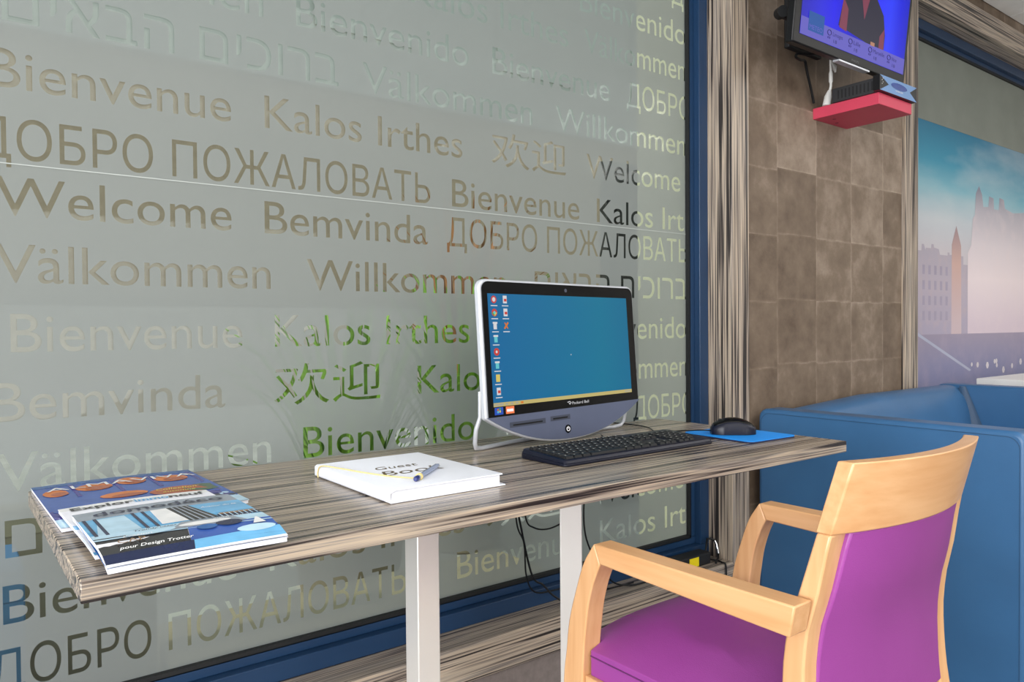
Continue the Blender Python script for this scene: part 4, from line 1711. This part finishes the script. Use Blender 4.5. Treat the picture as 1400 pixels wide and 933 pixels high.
for i, nm in enumerate(('Limoges', 'Lille', 'Marseille', 'Nice')):
    x = SL+.15+.125*i
    c = (x+.008, SBt+.036)
    b.tube([TV(c[0]+.011*math.cos(a), c[1]+.008*math.sin(a), .0021) for a in [k*math.pi/7 for k in range(14)]], .0012, 5, 5, closed=True)
    for k in range(3):
        b.tube([TV(c[0]-.006+.006*k, c[1]-.012, .0021), TV(c[0]-.008+.006*k, c[1]-.018, .0021)], .001, 5, 5)
    put_text(b, nm, TV(x+.028, SBt+.030, .0021), (1, 0, 0), tu, .011*len(nm)*.75, .013, mi=5)
    put_text(b, '18', TV(x+.034, SBt+.010, .0021), (1, 0, 0), tu, .02, .011, mi=5)
tq([(SL+.405, SBt+.05), (SL+.432, SBt+.05), (SL+.432, SBt+.062), (SL+.405, SBt+.062)], 6, .0022)
pic = b.build('broadcast_picture', ['tvblue', 'tvdark', 'tvskin', 'tvband', 'tvlogo', 'tvtext', 'tvsun'], tv)
sub(pic, scrn)
M['tvname'] = mat('tv_lettering', (90, 92, 96), .4)
b = MB()
b.prism([TV(x, u, -.02) for x, u in ((2.31, -.006), (2.50, -.006), (2.50, .0), (2.31, .0))], [TV(x, u, .002) for x, u in ((2.31, -.005), (2.50, -.005), (2.50, .0), (2.31, .0))])
b.build('lower_strip', 'silver', tv)
b = MB()
put_text(b, 'PHILIPS', TV(2.385, .009, .0006), (1, 0, 0), tu, .045, .007)
b.build('maker_lettering', 'tvname', tv)

sh = thing('wall_shelf', (2.588, 1.37, 1.745), 'small raspberry red floating shelf under the television', 'shelf')
MB().box(2.476, 2.70, 1.254, WALL, 1.738, 1.776).build('board', 'red', sh, bevel=.0015)
for px, py in ((2.53, 1.44), (2.585, 1.462)):
    MB().disc((px, py, 1.7375), (0, 0, -1), .006, .001, 14).build('screw_cover', 'reddark', sh)
bxo = thing('decoder_box', (2.575, 1.36, 1.776), 'black and blue television decoder box on the red shelf', 'decoder')
b = MB()
M['casing'] = mat('decoder_casing', (46, 47, 50), .5)
b.box(2.47, 2.70, 1.262, 1.415, 1.7765, 1.825)
b.build('casing', 'casing', bxo, bevel=.002)
b = MB()
for i in range(10):
    y_ = 1.272+.013*i
    b.box(2.4692, 2.4705, y_, y_+.005, 1.785, 1.815)
b.build('vent_slots', 'gasket', bxo)
b = MB()
yf = 1.2395
b.prism([(2.452, yf, 1.7765), (2.705, yf, 1.7765), (2.705, yf, 1.826), (2.452, yf, 1.826)], [(2.452, 1.262, 1.7765), (2.705, 1.262, 1.7765), (2.705, 1.262, 1.826), (2.452, 1.262, 1.826)])
b.add([(2.452, yf-.0005, 1.826), (2.705, yf-.0005, 1.826), (2.655, yf-.0005, 1.802), (2.51, yf-.0005, 1.802)], [(0, 1, 2, 3)], 1)
b.add([(2.452, yf-.0005, 1.7765), (2.705, yf-.0005, 1.7765), (2.655, yf-.0005, 1.802), (2.51, yf-.0005, 1.802)], [(0, 1, 2, 3)], 1)
b.add([(2.58+.055*math.cos(2*math.pi*i/24), yf-.0012, 1.806+.011*math.sin(2*math.pi*i/24)) for i in range(24)], [list(range(24))], 2)
put_text(b, 'numericable', (2.555, yf-.0008, 1.788), (1, 0, 0), (0, 0, 1), .05, .006, mi=3)
for i in range(4):
    b.add([(2.464+.006*(i % 2), yf-.0008, 1.797+.006*i), (2.468+.006*(i % 2), yf-.0008, 1.797+.006*i), (2.468+.006*(i % 2), yf-.0008, 1.799+.006*i), (2.464+.006*(i % 2), yf-.0008, 1.799+.006*i)], [(0, 1, 2, 3)], 3)
b.build('front_panel', ['black', 'boxblue', 'boxdeep', 'white'], bxo)

cable('television_cable', [(2.42, 1.42, 1.94), (2.36, 1.44, 1.928), (2.32, 1.45, 1.925), (2.315, 1.455, 1.915), (2.345, 1.458, 1.912), (2.38, 1.462, 1.917), (2.395, 1.466, 1.90), (2.41, 1.469, 1.875), (2.44, 1.474, 1.83), (2.462, 1.478, 1.79)], .0045, 'black', 'black cable looping down from the television to the shelf')
wc = thing('aerial_lead', (2.49, 1.45, 1.776), 'white aerial lead with plugs hanging down to the red shelf', 'cable')
MB().tube([(2.49, 1.43, 1.97), (2.497, 1.435, 1.92), (2.508, 1.44, 1.888), (2.512, 1.443, 1.85), (2.508, 1.446, 1.825)], .0045, 8).build('lead', 'white', wc, smooth=True)
MB().tube([(2.504, 1.438, 1.90), (2.507, 1.44, 1.892), (2.512, 1.443, 1.866), (2.512, 1.443, 1.86)], [.0045, .007, .007, .0045], 10).build('plug', 'white', wc, smooth=True)
MB().tube([(2.509, 1.446, 1.835), (2.503, 1.448, 1.812), (2.495, 1.450, 1.778)], [.006, .013, .014], 12).build('plug', 'white', wc, smooth=True)
MB().tube([(2.498, 1.434, 1.925), (2.522, 1.436, 1.915), (2.530, 1.436, 1.900)], [.006, .010, .003], 10).build('cable_clip', 'white', wc, smooth=True)

# ================================================================== CABLES AND ADAPTER ON THE SILL
cable('hanging_cable', [(1.175, 1.535, .72), (1.185, 1.54, .56), (1.20, 1.545, .49), (1.235, 1.545, .36), (1.265, 1.535, .33), (1.29, 1.525, .30), (1.33, 1.51, .274), (1.38, 1.51, .2685)], .0028, 'black', 'black cable hanging behind the desk straight down to the sill, left of the white post')
cable('slack_cable', [(1.17, 1.53, .72), (1.18, 1.54, .52), (1.205, 1.54, .45), (1.22, 1.55, .36), (1.25, 1.552, .31), (1.32, 1.552, .30), (1.42, 1.55, .30), (1.50, 1.54, .268), (1.60, 1.53, .268)], .0022, 'black', 'thin black cable sagging below the first hanging cable behind the desk')
cable('swagged_cable', [(1.19, 1.53, .72), (1.205, 1.535, .53), (1.24, 1.54, .485), (1.30, 1.54, .475), (1.355, 1.54, .50), (1.385, 1.535, .60), (1.39, 1.53, .72)], .0022, 'black', 'black cable swagged sideways behind the desk towards the white post')
cable('looped_cable', [(1.455, 1.53, .72), (1.46, 1.54, .62), (1.43, 1.55, .55), (1.43, 1.545, .42), (1.50, 1.53, .30), (1.57, 1.515, .27), (1.66, 1.51, .268), (1.72, 1.515, .268)], .0025, 'black', 'black cable hanging to the right of the white post')
ad = thing('power_adapter', (1.87, 1.525, ZS), 'black power adapter with a yellow sticker lying on the window sill', 'power adapter')
MB().box(1.75, 1.925, 1.507, 1.555, ZS+.0006, ZS+.037).build('casing', 'black_matt', ad, bevel=.005, seg=3)
MB().box(1.822, 1.866, 1.5063, 1.5072, ZS+.004, ZS+.032).build('sticker', 'yellow', ad)
pc = thing('plug_lead', (1.97, 1.53, ZS), 'black lead with a bright metal plug curling up at the corner of the window niche', 'cable')
MB().tube([(1.925, 1.53, ZS+.02), (1.945, 1.54, ZS+.05), (1.96, 1.55, ZS+.062), (1.972, 1.545, ZS+.062), (1.979, 1.535, ZS+.057)], .0035, 8).build('lead', 'black', pc, smooth=True)
MB().tube([(1.979, 1.535, ZS+.057), (1.982, 1.53, ZS+.045), (1.982, 1.525, ZS+.03), (1.978, 1.52, ZS+.018)], .0045, 10).build('plug', 'chrome', pc, smooth=True)
MB().tube([(1.978, 1.52, ZS+.018), (1.965, 1.51, ZS+.008), (1.94, 1.50, ZS+.0045), (1.93, 1.492, ZS+.0045)], .0035, 8).build('lead', 'black', pc, smooth=True)
cable('sill_cable', [(1.925, 1.545, ZS+.012), (1.94, 1.53, ZS+.006), (1.955, 1.50, ZS+.0035), (1.95, 1.484, ZS+.0035), (1.95, 1.470, ZS-.002), (1.95, 1.468, ZS-.06)], .0028, 'black', 'black cable running over the edge of the sill beside the adapter')
